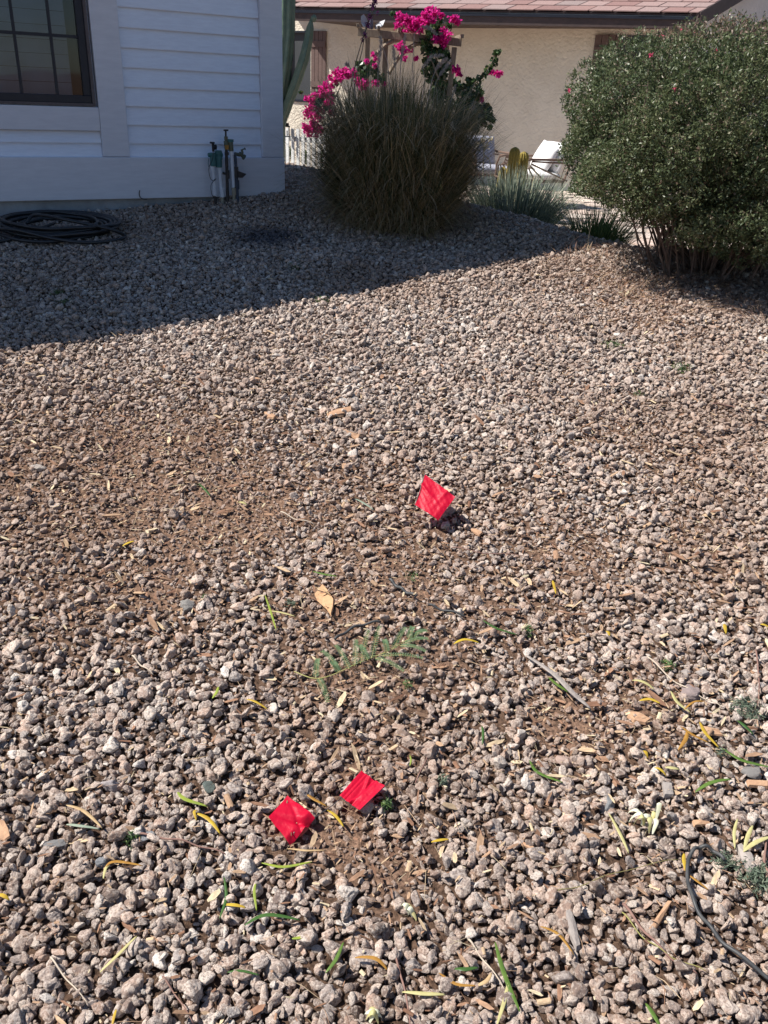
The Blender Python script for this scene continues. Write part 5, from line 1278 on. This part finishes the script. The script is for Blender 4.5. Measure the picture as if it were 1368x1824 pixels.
for ol, m_, lb, t_ in [([(582, 738), (600, 731), (627, 727), (628, 734), (605, 740), (585, 745)], M_BARK, 'tan wood splinter on the far gravel above the standing flag', .012),
    ([(470, 735), (480, 736), (492, 742), (488, 748), (476, 746)], M_BARK, 'small tan wood chip left of the far wood splinter', .01),
    ([(612, 768), (622, 770), (642, 778), (638, 786), (628, 780)], M_BARK, 'dark-edged tan chip below the far wood splinter', .012),
    ([(1006, 1624), (1016, 1620), (1026, 1650), (1034, 1690), (1026, 1696), (1012, 1665)], M_GREYW, 'long grey bark strip near the bottom right', .012),
    ([(1310, 1508), (1318, 1503), (1338, 1525), (1346, 1548), (1336, 1562), (1322, 1545)], M_GREYW, 'big grey bark slab at the right beside the black tube', .014),
    ([(1178, 1396), (1196, 1398), (1200, 1420), (1182, 1422)], M_GREYW, 'square grey bark chip under the cream curled leaf', .012),
    ([(1238, 1198), (1252, 1193), (1264, 1200), (1250, 1205)], M_GREYW, 'flat grey chip above the long pale straw', .008),
    ([(1212, 1196), (1222, 1192), (1232, 1198), (1224, 1206)], M_GREYW, 'small slate-coloured chip left of the flat grey chip', .008),
    ([(1118, 1268), (1138, 1272), (1160, 1284), (1150, 1292), (1128, 1288), (1116, 1278)], M_BARK, 'brown layered bark chip below the vivid yellow leaf', .012),
    ([(1250, 1296), (1280, 1300), (1288, 1312), (1262, 1310)], M_BARK, 'brown bark chip behind the yellow crescent leaf', .010),
    ([(1328, 1392), (1368, 1395), (1368, 1406), (1332, 1402)], M_BARK, 'long tan wood chip at the right edge', .010),
    ([(1232, 1464), (1262, 1462), (1266, 1470), (1236, 1474)], M_BARK, 'reddish wood chip right of the white blossom', .010),
    ([(838, 943), (848, 944), (860, 950), (854, 956), (842, 950)], M_BARK, 'light tan chip below and right of the standing red flag', .008),
    ([(1152, 1662), (1160, 1648), (1190, 1604), (1198, 1606), (1176, 1645), (1160, 1668)], M_BARK, 'tan split stick above the purple-brown stick', .012),
    ([(930, 1500), (952, 1510), (948, 1516), (928, 1506)], M_BARK, 'thin tan chip between the folded flag and the long pale blade', .006)]:
    slab('wood_chip', ol, m_, lb, 'wood chip', .016, t_*.8, 0, wood)
# rocks that stand out
def bigrock(x, y, rx, ry, col, var, label, flat=.55, seed=1):
    m_ = mat('single_rock', col, .85, var, 70, .004, 200); me = rock_mesh('rock', seed, flat, rx/ry, 9, IV, IF); me.materials.clear()
    p_ = P(x, y, .016); dep_ = float((np.array(p_)-np.array([0, 0, EYE]))@fw); s = max(rx, ry)*dep_/FPX
    o = link('rock', me, m_); o.location = p_; o.scale = (s, s, s); o.rotation_euler = (random.uniform(-.15, .15), random.uniform(-.15, .15), random.uniform(-.3, .3))
    return meta(o, label, 'rock', 'rocks that stand out in the gravel')
for a_ in [(372, 1401, 16, 15, (.14, .17, .15), (.18, .21, .19), 'smooth grey-green rock left of the two near flags', .5, 11), (195, 1398, 17, 15, (.55, .50, .49), (.44, .38, .37), 'whitish rounded rock at the left', .8, 12),
    (1010, 1355, 21, 15, (.58, .42, .35), (.50, .36, .30), 'pale pink flat rock right of centre', .5, 13), (1084, 1430, 11, 17, (.27, .28, .29), (.33, .34, .34), 'smooth blue-grey upright rock left of the white blossom', .8, 14),
    (1229, 1232, 22, 16, (.32, .25, .24), (.42, .34, .32), 'large mauve rock beside the pale yellow crescent leaf', .7, 15), (100, 1502, 22, 10, (.24, .23, .23), (.32, .31, .30), 'long grey wedge-shaped rock at the lower left', .5, 16),
    (333, 1080, 14, 14, (.30, .28, .26), (.38, .36, .33), 'round grey rock in the thin gravel at the left', .8, 17), (184, 1535, 14, 13, (.24, .25, .27), (.38, .38, .39), 'blue-grey rock at the left end of the amber leaf', .8, 18),
    (263, 1490, 15, 12, (.27, .28, .30), (.35, .35, .36), 'smooth slate-grey rock right of the bright green weed tuft', .6, 19), (1340, 1375, 22, 18, (.26, .24, .23), (.34, .32, .30), 'large dark grey rock at the right edge', .7, 20),
    (68, 833, 16, 9, (.40, .34, .30), (.48, .42, .37), 'broad pale rock at the left of the bare soil', .6, 21), (550, 729, 13, 6, (.46, .43, .40), (.52, .48, .45), 'flat light grey rock near the far wood splinter', .5, 22)]:
    bigrock(*a_)

# feathery frond
M_FROND = mat('frond_leaflets', (.10, .17, .085), .5, (.15, .22, .11), 60, trans=.25)
M_RACH = mat('frond_stalk', (.36, .36, .12), .6, (.42, .38, .16), 40)
q = P(600, 1200, .02); frond = empty('feathery_frond', q, 'green feathery compound leaf lying on bare soil in the middle of the gravel', 'leaf')
MB().tube(catmull([P(x, y, .034) for x, y in [(524, 1196), (558, 1208), (590, 1203), (640, 1180), (690, 1160), (745, 1128)]], 6), .0014, 5).build('stalk', M_RACH, frond)
for (x0, y0, x1, y1) in [(562, 1207, 566, 1174), (568, 1208, 584, 1250), (606, 1196, 574, 1160), (622, 1192, 598, 1150), (603, 1197, 590, 1180), (632, 1186, 634, 1140), (642, 1182, 656, 1122), (655, 1176, 640, 1150), (662, 1172, 676, 1116), (668, 1172, 718, 1195), (678, 1168, 752, 1172), (690, 1162, 684, 1140),
                         (700, 1157, 722, 1118), (712, 1150, 757, 1160), (720, 1146, 762, 1138), (728, 1138, 735, 1117), (735, 1134, 760, 1124)]:
    a_, b_ = P(x0, y0, .036), P(x1, y1, .038); n = 17; ax0 = (b_-a_).normalized(); sd = ax0.cross(Vector((0, 0, 1))).normalized()
    rb = MB().tube([a_, a_.lerp(b_, .5)+Vector((0, 0, .008)), b_], [.0008, .0006, .0004], 4)
    cc_, aa_ = [], []
    for i in range(n):
        t = (i+.8)/n; p_ = a_.lerp(b_, t)+Vector((0, 0, .008*math.sin(math.pi*t)))
        for s_ in (-1, 1):
            d_ = (sd*s_+ax0*.45+Vector((0, 0, .15))).normalized(); ll = .0120*(1-.5*t**2); cc_.append(p_+d_*ll*.5); aa_.append(d_)
    V, F = leaf_quads(np.array(cc_), .0135, .0042, np.array(aa_), np.cross(np.array(aa_), np.array([[.1, .1, 1.]])), .0)
    pn = link('pinna', np_mesh('pinna', V, F), M_FROND, frond); rb.build('rib', M_RACH, pn)

# weeds
M_WEED = ramp_mat('weed_leaf', [(0, (.04, .08, .03)), (.6, (.08, .14, .05)), (1, (.16, .24, .07))], .5, 'attr', .25)
M_WEEDG = ramp_mat('grey_weed_leaf', [(0, (.07, .10, .07)), (.6, (.13, .17, .12)), (1, (.20, .23, .16))], .6, 'attr', .2)
for x, y, r_, n_, m_, lb in [(1090, 616, 24, 260, M_WEED, 'flat green weed on the pale gravel in front of the big shrub, upper of two'), (1213, 657, 20, 160, M_WEED, 'thin green weed below and right of the upper weed in front of the big shrub'),
    (526, 478, 18, 120, M_WEED, 'small dark weed in the shaded gravel below the fountain grass'), (575, 536, 20, 150, M_WEED, 'green weed right at the edge of the house shadow'), (102, 524, 14, 120, M_WEED, 'dark weed in the shaded gravel at the left, upper of two'), (115, 540, 22, 120, M_WEED, 'dark weed in the shaded gravel at the left, lower of two'),
    (1330, 1268, 34, 420, M_WEEDG, 'grey-green feathery weed at the right edge'), (1345, 1568, 38, 420, M_WEEDG, 'grey-green weed under the big grey bark slab'), (1290, 1538, 26, 200, M_WEEDG, 'dark green weed at the bend of the black tube'), (940, 1128, 10, 70, M_WEED, 'tiny dark weed right of the feathery frond'),
    (1190, 1190, 14, 100, M_WEED, 'small dark weed above the large mauve rock'), (688, 1437, 14, 110, M_WEED, 'tiny green weed just right of the folded red flag'), (235, 1500, 16, 70, M_WEED, 'bright green weed tuft among stones at the lower left'), (365, 1070, 8, 40, M_WEED, 'tiny green sprout right of the round grey rock'),
    (735, 1030, 14, 50, M_WEED, 'small green weed above the black tube piece'), (788, 1395, 10, 60, M_WEEDG, 'small dusty sprout right of the folded red flag'), (518, 1080, 10, 50, M_WEEDG, 'tiny dusty sprout left of the tan dead leaf'), (1285, 1345, 12, 60, M_WEEDG, 'small dusty weed under the long green leaf'), (725, 1225, 10, 50, M_WEED, 'lime sprig below the feathery frond'), (1140, 705, 14, 60, M_WEED, 'pale green weed far right of the wood splinter')]:
    p_ = P(x, y, .012); dep_ = float((np.array(p_)-np.array([0, 0, EYE]))@fw); R_ = r_*dep_/FPX
    c_ = rand_unit(n_)*(rng.random((n_, 1))**.6)*np.array([R_, R_*1.0, 0]); c_ += np.array(p_); c_[:, 2] = ground(c_[:, 0], c_[:, 1])+rng.uniform(.012, .034, n_)
    ax_ = rand_unit(n_)*np.array([1, 1, .5])+np.array([0, 0, .15]); ax_ /= np.linalg.norm(ax_, axis=1)[:, None]
    V, F = leaf_quads(c_, rng.uniform(.010, .020, n_), rng.uniform(.0022, .0045, n_), ax_, perp(ax_), .1)
    meta(link('weed', np_mesh('weed', V, F, False, rng.random(n_)), m_), lb, 'weed', 'weeds in the gravel')
# fallen blossoms
M_PETAL = mat('white_petal', (.80, .79, .66), .5, (.72, .73, .50), 60, trans=.3)
def blossom_on_ground(x, y, label, petals):
    root = empty('fallen_blossom', P(x, y, .02), label, 'flower', 'crumpled blossoms on the gravel')
    for i, pix in enumerate(petals):
        pts_ = catmull([P(a, b__, .026) for a, b__ in pix], 4); n = len(pts_); vs = []; fs = []; w = .0055
        for k, p in enumerate(pts_):
            u = k/(n-1); t = (pts_[min(k+1, n-1)]-pts_[max(k-1, 0)]).normalized(); s = t.cross(Vector((0, 0, 1))).normalized(); qq = w*math.sin(math.pi*(.1+.85*u))+.0005
            z_ = Vector((0, 0, .012*math.sin(math.pi*u)*(1+.4*i))); vs += [p+z_-s*qq, p+z_+Vector((0, 0, qq*.7)), p+z_+s*qq]
        for k in range(n-1): fs += [(3*k, 3*k+1, 3*k+4, 3*k+3), (3*k+1, 3*k+2, 3*k+5, 3*k+4)]
        MB().add(vs, fs).build('petal', M_PETAL if i % 3 else LP_, root, smooth=True)
blossom_on_ground(1148, 1462, 'crumpled white blossom with drooping petals on the gravel at the right', [[(1166, 1446), (1164, 1455), (1160, 1462)], [(1160, 1456), (1148, 1462), (1142, 1470)], [(1162, 1462), (1166, 1474), (1162, 1486)], [(1158, 1462), (1154, 1474), (1156, 1484)], [(1148, 1466), (1130, 1460), (1116, 1452)], [(1150, 1470), (1136, 1468), (1120, 1464)], [(1146, 1472), (1138, 1476), (1128, 1470)], [(1162, 1452), (1168, 1456), (1167, 1466)]])
blossom_on_ground(668, 1808, 'flattened pale blossom at the bottom edge near the middle', [[(662, 1795), (664, 1806), (672, 1818)], [(650, 1806), (662, 1812), (680, 1812)], [(658, 1822), (668, 1814), (676, 1804)], [(652, 1816), (664, 1818), (674, 1824)]])
blossom_on_ground(725, 1622, 'small greenish white blossom scrap below the folded red flag', [[(718, 1612), (728, 1622), (742, 1640)], [(720, 1620), (730, 1628), (734, 1634)], [(716, 1614), (722, 1624), (728, 1630)]])
